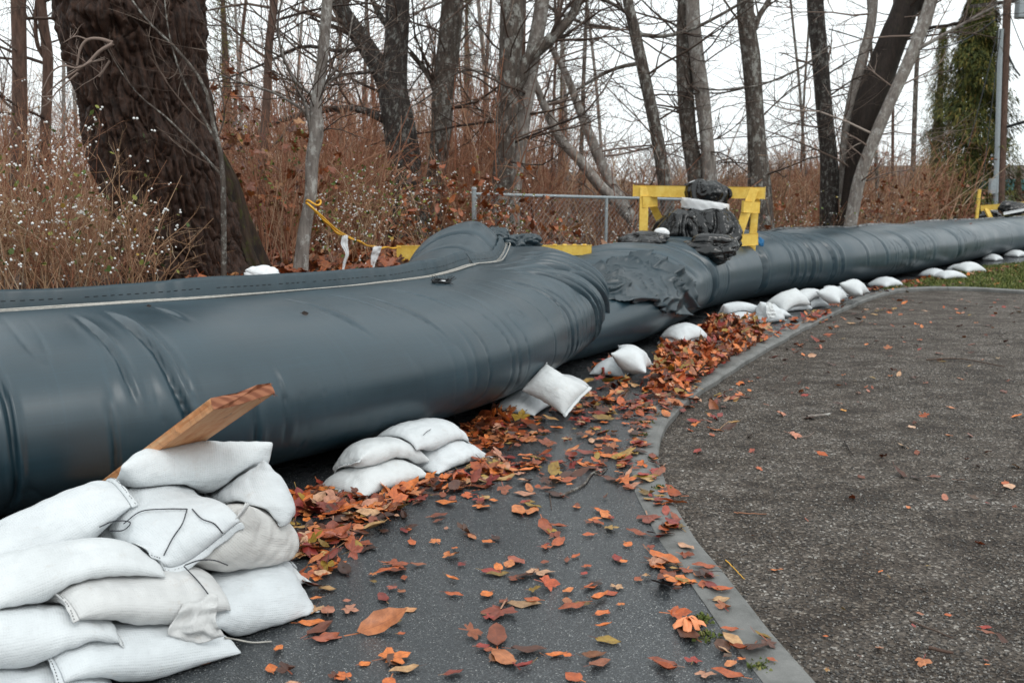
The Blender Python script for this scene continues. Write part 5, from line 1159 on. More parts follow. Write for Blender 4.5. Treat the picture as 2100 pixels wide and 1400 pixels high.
# leaf litter on the bank behind the dam
n = 4200; px = rg.uniform(380, 1400, n); Y = rg.uniform(7.2, 15, n); xy = np.c_[(px - 1050) / FPX * Y, Y]; sd_ = side_dist(xy); xy = xy[(sd_ > 1.2)]; n = len(xy)
pos = np.c_[xy, ground_z(xy) + rg.uniform(.005, .05, n)]
bl = scatter_mesh('bank_leaves', rg.choice([0, 1, 2, 5, 6, 7, 9], n), pos, rotm(rg.uniform(0, 6.28, n), rg.normal(size=n) * .5, rg.normal(size=n) * .5), rg.uniform(.8, 1.5, n))
tag(obj('bank_leaves', bl, M['leaf_bank']), 'orange and brown fallen leaves carpeting the bank behind the dam', 'leaves', kind='stuff')

# ------------------------------------------------------------------ plank
tip, base_ = D(497, 812, 3.42), D(232, 1003, 4.25)
ax = norm(tip - base_); base_ = base_ - ax * .18
lc = D(447, 812, 3.30); lo_, hi_ = 3.2, 4.2
for _ in range(40):
    md_ = (lo_ + hi_) / 2; wpx = D(552, 791, md_) - lc
    if wpx @ ax > 0: lo_ = md_
    else: hi_ = md_
wv = norm(wpx - ax * (wpx @ ax)); nv = norm(np.cross(ax, wv))
if nv[2] < 0: nv = -nv
PLW, PLT = .21, .045
pk = thing('plank', 'broken reddish brown wooden plank sticking up out of the sandbag stack', 'plank', base_)
L = np.linalg.norm(tip - base_); nu = 60
rows = []; rgp = np.random.default_rng(3)
secs = [(-1, -1), (-.5, -1), (0, -1), (.5, -1), (1, -1), (1, 0), (1, 1), (.5, 1), (0, 1), (-.5, 1), (-1, 1), (-1, 0)]
for i, t in enumerate(np.linspace(0, 1, nu)):
    e = 0
    c_ = base_ + ax * L * t
    ring = []
    for (u_, v_) in secs:
        cut = (0.035 * (1 - u_) * .5 - .03 * (u_ > .4)) * (t > .9) * (t - .9) * 10
        wob = .0025 * math.sin(17 * t + 3 * u_) + .002 * rgp.normal()
        ring.append(c_ + wv * (u_ * PLW / 2 + wob) + nv * (v_ * PLT / 2 * (1 - .08 * (abs(u_) == 1)) + wob * .4) - ax * cut)
    rows.append(ring)
X = np.array(rows); k = len(secs); uvp = np.stack([np.repeat(np.linspace(0, L, nu)[:, None], k, 1), np.repeat(np.linspace(0, .43, k)[None], nu, 0)], -1)
obj('board', mesh('board', X, gridquads(nu, k, True), smooth=False, uv=uvp), M['plank'], pk)
e = X[-1]; cen = e.mean(0) + ax * .004
ev = np.vstack([[cen], e + ax * .0015 + ax * .006 * rgp.normal(size=(k, 1))]); obj('sawn_end', mesh('sawn_end', ev, None, [(0, 1 + i, 1 + (i + 1) % k) for i in range(k)], smooth=False), M['plank_end'], pk)
obj('lower_end', mesh('lower_end', np.vstack([[X[0].mean(0)], X[0]]), None, [(0, 1 + (i + 1) % k, 1 + i) for i in range(k)], smooth=False), M['plank_end'], pk)
sp = []
for i in range(7): b = X[-1][rgp.integers(3, 8)]; sp.append((np.array([b - ax * .01, b + ax * .012 + rgp.normal(size=3) * .008 - (0, 0, .012)]), np.array([.0016, .0004])))
o = obj('splinters', mesh('splinters', *tubes(sp, 4)), M['plank_end'], pk); o['kind'] = 'stuff'

# ------------------------------------------------------------------ yellow barricades
UPZ = np.array([0, 0, 1.0])
def pl(r, nm, a, b, w, t, up=UPZ): return beam(nm, a, b, w, t, up, M['yellow'], r)
yl, yr = 14.15, 13.45
bl_, brr = D(1299, 391, yl), D(1569, 396, yr)
r1 = thing('barricade', 'yellow painted wooden barricade standing on the far tube, wrapped in black plastic', 'barricade', (bl_ + brr) / 2 * np.array([1, 1, 0]) + (0, 0, .85))
pl(r1, 'rail', bl_, brr, .045, .155)
fy = np.array([0, -.055, 0])
pl(r1, 'leg', D(1320, 384, yl - .02) + fy, D(1318, 497, yl - .1) + fy, .045, .12, np.array([1, 0, 0]))
pl(r1, 'leg', D(1330, 404, yl + .05), D(1372, 490, yl + .25), .045, .10, np.array([1, 0, 0]))
pl(r1, 'gusset', D(1317, 414, yl - .12), D(1347, 412, yl - .06), .04, .15)
pl(r1, 'leg', D(1544, 387, yr) + fy, D(1503, 508, yr - .05) + fy, .045, .12, np.array([1, 0, 0]))
pl(r1, 'leg', D(1550, 405, yr + .10), D(1541, 515, yr + .12), .045, .10, np.array([1, 0, 0]))
pl(r1, 'gusset', D(1523, 424, yr - .12), D(1556, 425, yr - .02), .04, .15)
pl(r1, 'crosspiece', D(1499, 494, yr - .12), D(1553, 490, yr - .02), .04, .155)
# red stencilled letters peeping out beside the wrap
def letters(txt, p, xv, size, mat, parent):
    cu_ = bpy.data.curves.new('lettering', 'FONT'); cu_.body = txt; cu_.size = size; cu_.extrude = .001; t = bpy.data.objects.new('lettering', cu_); COL.objects.link(t)
    bpy.context.view_layer.update(); dg = bpy.context.evaluated_depsgraph_get(); me = bpy.data.meshes.new_from_object(t.evaluated_get(dg)); bpy.data.objects.remove(t)
    zv = np.array([0, 0, 1.0]); Vt = np.array([v.co[:] for v in me.vertices]); nvv = np.cross(xv, zv)
    for v, q in zip(me.vertices, Vt): v.co = Vector(p + xv * q[0] + zv * q[1] + nvv * q[2])
    me.materials.clear(); return obj('lettering', me, mat, parent)
xr = norm(brr - bl_); M['red'] = plain('red_stencil', (0.42, 0.05, 0.02), .6, .2)
letters('NJ', D(1482, 405, 13.62) + np.array([0, -.028, 0]), xr, .11, M['red'], r1)
# the bundle wrapped round the rail
wc = D(1445, 400, 13.75)
w1 = thing('black_plastic_wrap', 'black plastic sheeting bundled over the barricade rail above a white band', 'plastic sheet', wc + (0, 0, -.3))
drape_sheet('hood', wc + np.array([0, -.03, -.13]), xr, E3[1], [(-.02, .27, .3), (.05, .30, .8), (.17, .31, 1), (.27, .26, 1), (.32, .15, .8), (.31, .01, .2)], M['plastic'], w1, 121, 13, .10)
drape_sheet('hood_fold', wc + np.array([.20, -.05, -.06]), xr, E3[1], [(0, .13, .5), (.05, .20, 1), (.14, .19, 1), (.18, .10, 1), (.17, .01, .2)], M['plastic'], w1, 123, 9, .16)
drape_sheet('skirt', D(1403, 470, 13.55) + np.array([0, 0, -.12]), xr, E3[1], [(.38, .12, .6), (.32, .25, .9), (.20, .37, 1), (.06, .42, 1), (-.08, .40, 1), (-.18, .30, 1)], M['plastic'], w1, 125, 12, .14)
drape_sheet('skirt', D(1464, 468, 13.5) + np.array([0, 0, -.12]), xr, E3[1], [(.40, .14, .6), (.34, .25, .9), (.20, .33, 1), (.06, .37, 1), (-.08, .36, 1), (-.18, .28, 1)], M['plastic'], w1, 127, 13, .14)
th = np.linspace(0, 2 * math.pi, 60); bv = []
for k_, (zz_, ro) in enumerate([(-.075, 1.04), (-.05, 1.08), (-.02, 1.05), (.01, 1.09), (.04, 1.06), (.07, 1.04)]):
    bv.append(np.stack([wc + np.array([0, -.04, -.15 + zz_ * 1.05]) + xr * (.305 * ro * math.cos(a) * (1 + .035 * math.sin(9 * a + 2.1 * k_))) + E3[1] * .26 * ro * math.sin(a) * (1 + .04 * math.sin(13 * a + 1.7 * k_)) + E3[2] * (-.04 * math.cos(a)) for a in th]))
wb = obj('band', mesh('band', np.array(bv), gridquads(6, 60), uv=np.zeros((360, 2))), M['cloth_white'])
wb.name = 'white_band'; tag(wb, 'white cloth band tied round the black plastic bundle on the barricade', 'cloth band'); wb.modifiers.new('t', 'SOLIDIFY').thickness = .012
cap = crumple('white_sack', D(1428, 375, 13.8) + np.array([0, 0, -.05]), xr * .13, E3[1] * .12, E3[2] * .085, M['cloth_white'], None, 131, .1, 2.0, -.2); tag(cap, 'bit of white sack showing above the black hood of the bundle', 'sack')
def lump(name, label, px, py, Y, sx, sy, sz, seed, amp=.22, mat='plastic', cat='plastic bag', freq=1.9, rot=0):
    cx_, sx2 = math.cos(rot), math.sin(rot); a1 = np.array([cx_, sx2, 0]); a2 = np.array([-sx2, cx_, 0])
    o = crumple(name, D(px, py, Y), a1 * sx, a2 * sy, E3[2] * sz, M[mat], None, seed, amp * .9, freq * .75, -1.35); return tag(o, label, cat)
lump('black_plastic_bag', 'black plastic bag slumped on the tube below the bundle, right', 1453, 512, 12.3, .44, .28, .21, 141, rot=-.5)
lump('black_plastic_bag', 'smaller black plastic bag lying left of the bundle on the tube', 1325, 494, 12.3, .38, .24, .14, 143, rot=.5)
lump('white_sack', 'rounded white sack end between the left plastic bag and the bundle', 1357, 478, 12.5, .10, .09, .07, 145, .08, 'cloth_white', 'sack')
M['blue'] = plain('blue_plastic', (0.01, 0.14, 0.33), .4)
lump('blue_scrap', 'bright blue scrap of plastic behind the right leg of the barricade', 1558, 500, 13.9, .07, .06, .085, 147, .3, 'blue', 'plastic scrap')
# barricade behind the hump of the near tube
yb = 11.15
ra, rb_ = D(815, 519, yb + .1), D(1213, 518, yb)
r2 = thing('barricade', 'yellow barricade rail mostly hidden behind the hump of the near tube', 'barricade', (ra + rb_) / 2 * np.array([1, 1, 0]) + (0, 0, .2))
pl(r2, 'rail', ra, rb_, .09, .165)
pl(r2, 'leg', ra + (.25, .05, 0), ra + (.2, .2, -.75), .05, .1, np.array([1, 0, 0])); pl(r2, 'leg', rb_ + (-.25, .05, 0), rb_ + (-.2, .2, -.75), .05, .1, np.array([1, 0, 0]))
for k_ in range(4):
    p = rb_ + np.array([-.08 - .11 * k_, 0, .083]); obj('bolt', boxmesh('bolt', p, E3[0] * .022, E3[1] * .02, E3[2] * .012, .004), M['yellow'], r2)
# far barricade at the right edge
yf = 27.5
fa, fb = D(2011, 427, yf), D(2135, 416, yf - .5)
r3 = thing('barricade', 'far yellow barricade draped in black plastic at the right edge', 'barricade', (fa + fb) / 2 * np.array([1, 1, 0]) + (0, 0, .8))
pl(r3, 'rail', fa, fb, .05, .15); pl(r3, 'leg', D(2022, 428, yf - .05), D(2036, 456, yf - .3), .05, .11, np.array([1, 0, 0])); pl(r3, 'leg', D(2125, 420, yf - .5), D(2120, 456, yf - .7), .05, .11, np.array([1, 0, 0]))
lump('black_plastic_wrap', 'black plastic sheeting hung over the far barricade at the right edge', 2082, 428, yf - .5, .42, .2, .24, 151, cat='plastic sheet')
lump('black_plastic_bag', 'black plastic bundle behind the leg of the far barricade', 2030, 444, yf + .3, .30, .25, .2, 153)
o = beam('white_strap', D(2058, 438, yf - .85), D(2110, 428, yf - .85), .02, .07, UPZ, M['cloth_white'], None); tag(o, 'white strap across the black plastic on the far barricade', 'strap')
o = beam('white_strap', D(2075, 452, yf - .95), D(2110, 447, yf - .95), .02, .05, UPZ, M['cloth_white'], None); tag(o, 'lower white strap end on the tube by the far barricade', 'strap')
o = beam('yellow_post', D(2002, 456, 26.8), D(2009, 389, 26.8), .06, .06, np.array([1.0, 0, 0]), M['yellow'], None); tag(o, 'thin yellow post standing behind the far end of the tube', 'post')

# ------------------------------------------------------------------ chain-link fence
fY = 13.0
fn = thing('chain_link_fence', 'galvanised chain-link fence with round top rail behind the dam', 'fence', D(972, 560, fY))
def pipe(nm, a, b, w, ns=12): return tubeobj(nm, [(np.array([a, (a + b) / 2, b]), w)], ns, M['metal'], fn)
t0, t1 = D(975, 398, fY), D(1440, 410, 15.8)
f0 = D(972, 390, fY); pipe('post', np.array([f0[0], fY, 0]), f0, .030)
cp = D(972, 387, fY); tubeobj('post_cap', [(np.array([cp + (0, 0, -.015), cp + (0, 0, .005), cp + (0, 0, .02), cp + (0, 0, .026)]), np.array([.036, .036, .025, .004]))], 12, M['metal'], fn)
f1_ = t0 + (t1 - t0) * .53; pipe('post', np.array([f1_[0], f1_[1], 0]), f1_, .022)
pipe('top_rail', t0, t1, .021)
for q in (.03, .35, .6): p = D(972 + 2, 400 + q * 180, fY); tubeobj('tension_band', [(np.array([p + (0, 0, -.012), p + (0, 0, .012)]), .034)], 12, M['metal'], fn)
Lf = np.linalg.norm(t1 - t0); fx = (t1 - t0) / Lf; hgt = 1.25; wires = []
sp_ = .085
for k_ in range(int((Lf + hgt) / sp_) + 1):
    for sgn in (1, -1):
        a0 = k_ * sp_ - (hgt if sgn > 0 else 0); pts = []
        for s_i in np.arange(0, hgt + .001, sp_ / 2):
            u_ = a0 + s_i if sgn > 0 else a0 - s_i
            if 0 <= u_ <= Lf: pts.append(t0 + fx * u_ + np.array([0, .006 * (-1) ** int(s_i / sp_ * 2) * sgn, -s_i - .01]))
        if len(pts) > 2: wires.append((np.array(pts), .0022))
o = obj('wire_mesh', mesh('wire_mesh', *tubes(wires, 3)), M['metal'], fn); o['kind'] = 'stuff'

# ------------------------------------------------------------------ yellow tape tied from the sapling to the barricade, white rag strips
tpth = catmull(np.vstack([D(628, 416, 9.42), D(655, 442, 9.5), D(690, 476, 9.8), D(720, 489, 10.1), D(765, 506, 10.5), D(800, 508, 10.9), D(822, 508, 11.15)]), 60)
tp2 = tpth + np.array([0, .004, .006]) * np.sin(np.linspace(0, 40, 60))[:, None]
rp = thing('warning_tape', 'twisted yellow tape strung from the sapling to the hidden barricade', 'tape', tpth[-1])
obj('strand', mesh('strand', *tubes([(tp2, .010 + .003 * np.sin(np.linspace(0, 50, 60)))], 6)), M['rope'], rp)
tp3 = tpth[:28] + np.array([.0, -.01, .018]) * np.sin(np.linspace(0, 3.14, 28))[:, None] * 1.6; obj('strand', mesh('strand', *tubes([(tp3, .009)], 6)), M['rope'], rp)
kn = D(628, 416, 9.45); tubeobj('knot', [(np.array([kn + .05 * np.array([math.cos(a), math.sin(a), .35 * math.sin(2 * a)]) * 1.35 + (.05, .1, 0) for a in np.linspace(0, 6.28, 22)]), .010)], 6, M['rope'], rp)
def strip(label, pix, Y, wid, seed):
    pts = [D(x, y, Y) for x, y in pix]; o = ribbon('rag_strip', pts, wid, (1, .2, 0), M['cloth_white'], None, seed, .012, 7, 24); tag(o, label, 'rag')
strip('twisted white rag strip hanging from the yellow tape, left one', [(708, 482), (706, 500), (712, 520), (707, 536), (703, 556)], 9.95, [.06, .07, .035, .03, .02], 3)
strip('wider white rag strip hanging from the yellow tape, right one', [(775, 505), (770, 520), (766, 535), (764, 550)], 10.45, [.085, .09, .06, .035], 5)
lump('white_sack', 'white sack corner poking up behind the dam below the huge trunk', 537, 562, 7.75, .14, .10, .075, 161, .12, 'cloth_white', 'sack')

# ------------------------------------------------------------------ utility pole, wires, far building
yp = 36.0
r4 = thing('utility_pole', 'tall brown utility pole with grey conduit at the right edge', 'pole', D(2046, 440, yp) * np.array([1, 1, 0]))
a_, b_ = D(2049, 470, yp), D(2068, -60, yp); tubeobj('shaft', [(np.array([a_, (a_ + b_) / 2, b_]), np.array([.15, .14, .13]))], 14, M['bark_brown'], r4)
tubeobj('conduit', [(np.array([D(2040, 470, yp - .1), D(2052, 80, yp - .1), D(2054, 60, yp - .1)]), .085)], 10, M['metal'], r4)
obj('meter_box', boxmesh('meter_box', D(2035, 382, yp - .2), E3[0] * .10, E3[1] * .09, E3[2] * .27, .02), M['metal'], r4)
beam('crossarm', D(1990, 14, yp), D(2150, -6, yp), .1, .12, UPZ, M['bark_dark'], r4)
obj('transformer', boxmesh('transformer', D(2098, 20, yp - .2), E3[0] * .22, E3[1] * .2, E3[2] * .3, .06), M['metal'], r4)
tubeobj('street_light', [(np.array([D(2060, 262, yp), D(2080, 256, yp - .3), D(2115, 246, yp - .6)]), .05)], 8, M['stitch'], r4)
tubeobj('bracket', [(np.array([D(2062, 100, yp), D(2080, 140, yp - .2), D(2092, 156, yp - .3)]), .03)], 8, M['stitch'], r4)
def wire(label, pix, ys, w=.016):
    n_ = len(pix); pts = catmull(np.array([D(x, y, y2) for (x, y), y2 in zip(pix, np.linspace(ys[0], ys[1], n_))]), 30); o = tubeobj('overhead_wire', [(pts, w)], 5, M['stitch']); tag(o, label, 'wire')
wire('guy wire nearest the pole, slanting down behind the cedar', [(2052, 60), (2030, 250), (2012, 400)], (35.8, 33))
wire('second guy wire, farther left of the pole', [(2050, 50), (2010, 210), (1985, 300)], (35.8, 33.5))
wire('overhead wire sagging from the pole to the upper left', [(2066, 25), (1960, 90), (1850, 100), (1700, 60)], (36, 30), .02)
wire('overhead wire dropping from the pole top to the right edge', [(2068, 20), (2090, 80), (2140, 190)], (36, 34), .016)
M['teal'] = plain('teal_roof', (0.05, 0.19, 0.20), .5); M['wallw'] = plain('white_wall', (0.62, 0.62, 0.6), .7); M['brick'] = plain('red_fascia', (0.36, 0.13, 0.09), .7); M['glassd'] = plain('dark_window', (0.03, 0.04, 0.05), .15, .1, 5, 0)
bd = thing('building', 'low building with teal roof beyond the pole at the right edge', 'building', D(2150, 440, 62) * np.array([1, 1, 0]))
def blk(nm, x0, y0, x1, y1, Y, dep, mat):
    a = D(x0, y1, Y); b = D(x1, y0, Y); c_ = (a + b) / 2 + np.array([0, dep / 2, 0]); return obj(nm, boxmesh(nm, c_, E3[0] * (b[0] - a[0]) / 2, E3[1] * dep / 2, E3[2] * (b[2] - a[2]) / 2, .02), M[mat], bd)
blk('roof', 2068, 368, 2300, 391, 60, 9, 'teal'); blk('fascia', 2074, 391.3, 2300, 397, 60.3, 8, 'brick'); blk('wall', 2076, 397.3, 2300, 440, 60.6, 7, 'wallw')
for x in (2086, 2120, 2160, 2200): blk('window', x, 399, x + 24, 404, 60.5, .2, 'glassd')
blk('lower_trim', 2076, 408, 2300, 412, 60.5, .1, 'brick')

# ------------------------------------------------------------------ fallen leaves
rg = np.random.default_rng(2024)
HFz = lambda xy: np.array([hz(x, y) for x, y in xy])
cand = []
def poly_px(n, pts, dens=1.0, pile=0.0, tilt=.18, kinds=None, smin=.7, smax=1.25, z0=0.0):
    poly_ = np.array([P(x, y)[:2] for x, y in pts]); lo, hi = poly_.min(0), poly_.max(0); got = 0; tries = 0
    cc = poly_.mean(0)
    while got < n and tries < 60:
        tries += 1
        q = lo + rg.random((n * 2, 2)) * (hi - lo); q = q[inside(poly_, q)]
        q = q[rg.random(len(q)) < .5 + .5 * vnoise(np.c_[q * 3.1, q[:, :1] * 0], 31) + .15]
        for p in q[:n - got]:
            cl = pile
            cand.append((p[0], p[1], z0 + rg.random() * cl, rg.choice(kinds) if kinds is not None else rg.choice(len(LEAVES), p=KP), rg.uniform(smin, smax) * .80, rg.normal() * tilt, rg.normal() * tilt))
        got += min(len(q), n - got)
KP = np.array([.15, .12, .06, .13, .12, .10, .06, .06, .05, .09, .06])
path_poly = [(560, 1010), (980, 880), (1200, 770), (1330, 830), (1350, 960), (1400, 1080), (1480, 1230), (1600, 1390), (300, 1420), (620, 1240)]
poly_px(340, path_poly, tilt=.08, smin=.5, smax=1.4)
poly_px(270, [(560, 1005), (660, 1010), (900, 990), (760, 1110), (640, 1210), (600, 1190), (615, 1100)], pile=.02, tilt=.3)
poly_px(120, [(600, 1000), (700, 1020), (900, 980), (960, 930), (990, 870), (1090, 900), (1000, 1000), (740, 1080)], pile=.025, tilt=.3)
poly_px(380, [(940, 880), (1040, 840), (1200, 770), (1330, 800), (1330, 930), (1100, 1010), (900, 1020)], pile=.012, tilt=.25)
poly_px(110, [(930, 900), (980, 870), (1040, 830), (1060, 860), (990, 900)], pile=.05, tilt=.5)
poly_px(120, [(1200, 770), (1240, 745), (1300, 765), (1340, 790), (1240, 800)], pile=.06, tilt=.5)
poly_px(1500, [(1345, 750), (1360, 712), (1440, 690), (1480, 655), (1570, 670), (1560, 700), (1500, 740), (1440, 780), (1380, 820), (1330, 800)], pile=.07, tilt=.5, smin=.9, smax=1.4)
poly_px(420, [(1430, 690), (1480, 655), (1560, 670), (1530, 700), (1470, 710)], pile=.13, tilt=.6, smin=.9, smax=1.5)
poly_px(180, [(1560, 668), (1620, 655), (1700, 625), (1760, 605), (1720, 640), (1600, 690), (1540, 720)], pile=.02, tilt=.3)
poly_px(90, [(1310, 800), (1380, 800), (1440, 780), (1420, 830), (1340, 880), (1310, 870)], pile=.02, tilt=.3)
poly_px(44, [(1310, 900), (1355, 960), (1400, 1080), (1330, 1050), (1250, 960)], tilt=.2)
poly_px(26, [(1370, 1060), (1460, 1180), (1640, 1390), (1440, 1390), (1330, 1150)], tilt=.2)
poly_px(150, [(1700, 618), (1780, 605), (1850, 590), (1900, 572), (1960, 562), (2040, 548), (2100, 545), (2100, 552), (1960, 570), (1850, 596)], pile=.02, tilt=.3)
poly_px(120, [(1760, 600), (1800, 590), (1850, 585), (1900, 570), (1870, 575), (1790, 600)], pile=.02, tilt=.3)
poly_px(60, [(1860, 590), (2090, 550), (2100, 585)], tilt=.3)
gz = -.05
poly_px(150, [(1400, 860), (1600, 720), (1830, 612), (2090, 605), (2095, 1000), (1800, 1050), (1480, 1050)], tilt=.3, z0=gz, smin=.5, smax=1.0)
poly_px(26, [(1440, 1050), (2095, 1000), (2095, 1380), (1720, 1380)], tilt=.3, z0=gz, smin=.25, smax=.6)
poly_px(40, [(1560, 730), (1700, 655), (1840, 600), (1900, 606), (1760, 660), (1620, 740)], tilt=.3, z0=gz, pile=.02)
poly_px(34, [(1400, 880), (1450, 810), (1530, 760), (1540, 790), (1460, 880)], tilt=.35, z0=gz, pile=.01)
A_ = np.array([c_[:7] for c_ in cand], float); xy = A_[:, :2]; lotm = inside(lot, xy)
ongr = HFz(xy)
A_ = A_[ongr < .03]; xy = A_[:, :2]; lotm = inside(lot, xy)
basez = np.where(lotm, gz + .004, .004); kz = inside(np.vstack([KO[::3], KI[::-3]]), xy); basez = np.where(kz, .010, basez); pile = np.where(A_[:, 2] < 0, 0, A_[:, 2])
az = rg.uniform(0, 6.28, len(A_)); pos = np.c_[xy, basez + pile]; Rm = rotm(az, A_[:, 5], A_[:, 6]); kinds = A_[:, 3].astype(int); sc = A_[:, 4]
# hand-placed leaves one can point to in the photograph: pixel, kind, scale, heading, tilts, label
HERO = [(785, 1290, 2, 1.35, .45, .9, -.25, 'largest orange-brown ribbed leaf curled up on the foreground asphalt'), (670, 1312, 1, 1.0, 0.4, .1, .1, 'flat reddish leaf lying under the stalk of the largest curled leaf'), (640, 1278, 0, .8, .1, .1, 0, 'bright orange serrated leaf lying right of the stack foot'), (550, 1275, 1, 1.1, .05, .1, .1, 'long orange-brown ribbed leaf between the stack foot and the bright orange leaf'),
        (840, 1252, 4, .9, .3, .1, .0, 'small round pale orange leaf above the largest curled leaf'), (808, 1355, 3, 1.3, 1.4, .7, .1, 'dark brown folded leaf standing on its tip in the foreground'), (962, 1305, 9, 1.3, .4, .6, .3, 'small curled rust maple leaf left of centre in the foreground'), (1015, 1350, 3, 1.0, 1.2, .5, .1, 'narrow brown leaf at the bottom centre of the path'),
        (1115, 1205, 6, 1.25, .4, .5, .4, 'crumpled red-orange maple leaf in the middle of the path'), (1252, 1218, 4, .95, .1, .1, 0, 'flat salmon oval leaf right of the red-orange maple leaf'), (1075, 1240, 0, 1.05, .0, .05, 0, 'flat translucent tan leaf with pale stalk on the wet asphalt'), (1215, 1347, 8, 1.0, .5, .6, .2, 'brown feathery folded leaf near the bottom of the path'),
        (1140, 1345, 8, .8, .3, .2, .1, 'thin orange leaf sliver left of the feathery folded leaf'), (748, 1363, 4, .7, .6, .2, .1, 'little orange oval leaf at the bottom of the path'), (395, 1365, 2, 1.05, .35, .15, .05, 'big brown leaf lying at the front foot of the sandbag stack'), (460, 1342, 3, .8, .1, .1, .0, 'yellow-green leaf on top of the big brown one by the stack'), (950, 1095, 6, 1.2, 1.5, .9, .2, 'curled dark brown leaf on the path in front of the four-bag stack'),
        (1000, 985, 0, 1.5, .2, .12, .1, 'large pale tan leaf on the path right of the four-bag stack'), (1075, 850, 2, .9, 1.7, 1.3, .3, 'dark brown leaf standing upright against the leaning sandbag'), (1250, 825, 7, 1.35, .8, .1, .2, 'flat bright orange maple leaf on the wet asphalt below the leaf heap'), (1425, 1278, 9, 1.0, .4, .2, .2, 'wet brown maple leaf beside the orange tape scrap on the kerb'), (1480, 1330, 2, .8, .9, .9, .2, 'dark ribbed leaf curled on the kerb near the bottom'),
        (1597, 853, 6, 1.2, .4, .3, .5, 'salmon maple leaf lying alone on the gravel'), (1622, 897, 6, 1.35, .1, .3, .4, 'spread salmon maple leaf on the gravel, nearer the camera'), (1730, 843, 4, .8, .2, .3, .2, 'bright yellow-orange leaf right of the bark piece on the gravel'), (1870, 877, 4, 1.0, .3, .4, .1, 'pale peach leaf on the gravel toward the right edge'), (1422, 866, 2, .8, .3, .5, .2, 'deep red ribbed leaf across the kerb edge'), (1463, 862, 6, 1.1, 1.2, .8, .2, 'orange maple leaf standing beside the deep red leaf at the kerb')]
for k_, (px_, py_, kd, s_i, a_i, t1_, t2_, lb) in enumerate(HERO):
    pass
HC = {'yellow-green': (.36, .33, .05), 'yellow-orange': (.75, .32, .03), 'deep red': (.26, .03, .022), 'red-orange': (.50, .10, .035), 'reddish': (.33, .09, .045), 'salmon': (.56, .24, .15), 'peach': (.64, .40, .26), 'pale tan': (.50, .33, .16), 'translucent tan': (.34, .20, .10), 'pale orange': (.68, .32, .13), 'dark': (.11, .045, .022), 'rust': (.30, .085, .03), 'orange-brown': (.55, .19, .065), 'brown': (.22, .085, .035), 'orange': (.68, .19, .035)}
LM = [mesh('leaf_blade', v, q, t if len(t) else None, uv=u) for v, q, t, u in LEAVES]
for m_ in LM: m_.materials.append(M['leaf'])
def leafobj(p, k_, s_, R_, label, group=None):
    from mathutils import Matrix
    o = bpy.data.objects.new('fallen_leaf', LM[k_]); COL.objects.link(o)
    o.matrix_world = Matrix.Translation(Vector(p)) @ Matrix([list(map(float, r_)) for r_ in R_]).to_4x4() @ Matrix.Scale(float(s_), 4)
    return tag(o, label, 'leaf', group)
for (px_, py_, kd, s_i, a_i, t1_, t2_, lb) in HERO:
    lz = gz if inside(lot, P(px_, py_)[None, :2])[0] else 0.0
    p = P(px_, py_, lz); R_ = rotm(np.array([a_i]), np.array([t1_ * .6]), np.array([t2_]))[0]
    low = ((LEAVES[kd][0] * s_i) @ R_.T)[:, 2]; p[2] = lz + .004 - np.percentile(low, 8) + (.007 if inside(np.vstack([KO[::3], KI[::-3]]), p[None, :2])[0] else 0)
    ho = leafobj(p, kd, s_i * .85, R_, lb); ho.data = ho.data.copy(); ho.data.materials.clear()
    key_ = next(k for k in ('yellow-green', 'yellow-orange', 'deep red', 'red-orange', 'reddish', 'salmon', 'peach', 'pale tan', 'translucent tan', 'pale orange', 'dark', 'rust', 'orange-brown', 'brown', 'orange', '') if k in lb)
    if 'hl_' + key_ not in M: c_ = HC.get(key_, (.4, .12, .04)); M['hl_' + key_] = leafmat('leaf_' + (key_ or 'plain').replace(' ', '_'), [(0, tuple(x * .85 for x in c_)), (1, tuple(x * 1.15 for x in c_))])
    ho.data.materials.append(M['hl_' + key_])
d_ = np.linalg.norm(pos - np.array([0, 0, CAM_H]), axis=1)
LSZ = np.array([np.ptp(v[:, 0]) * np.ptp(v[:, 1]) for v, _, _, _ in LEAVES])
show = LSZ[kinds] * sc ** 2 * (CAM_H / d_) / d_ ** 2; order = np.argsort(-show); top = order[:270]; rest = order[270:]
for i in top:
    low = ((LEAVES[kinds[i]][0] * sc[i]) @ Rm[i].T)[:, 2]; pos[i, 2] += max(0, .004 - low.min() * .55) 
    if lotm[i]: leafobj(pos[i], kinds[i], sc[i], Rm[i], 'small brown or orange fallen leaf scattered on the dark gravel lot', 'fallen leaves on the gravel')
    elif kz[i]: leafobj(pos[i], kinds[i], sc[i], Rm[i], 'brown or orange fallen leaf lying on the concrete kerb strip', 'fallen leaves on the kerb')
    elif pile[i] > .004: leafobj(pos[i], kinds[i], sc[i], Rm[i], 'rust-coloured fallen leaf heaped with others at the foot of the dam', 'fallen leaves heaped along the dam')
    else: leafobj(pos[i], kinds[i], sc[i], Rm[i], 'brown or orange fallen leaf stuck to the wet asphalt path', 'fallen leaves on the path')
pos[rest, 2] += .006
tag(obj('leaf_litter', scatter_mesh('leaf_litter', kinds[rest], pos[rest], Rm[rest], sc[rest]), M['leaf']), 'rust and orange leaf litter heaped between the dam and the kerb', 'leaves', kind='stuff')
# leaves and twigs lying on the near tube
for px_, py_, kd, s_i, lb in [(625, 645, 10, .8, 'tiny dark dead leaf stuck on the side of the near tube'), (306, 630, 10, .5, 'tiny brown seed husk on top of the near tube')]:
    p, i = onA(px_, py_); lo2 = leafobj(p + np.array([.003, -.012, .008]), kd, s_i, rotm(np.array([.4]), np.array([.7]), np.array([.1]))[0], lb); lo2.data = lo2.data.copy(); lo2.data.materials.clear(); lo2.data.materials.append(M['bark_black'])
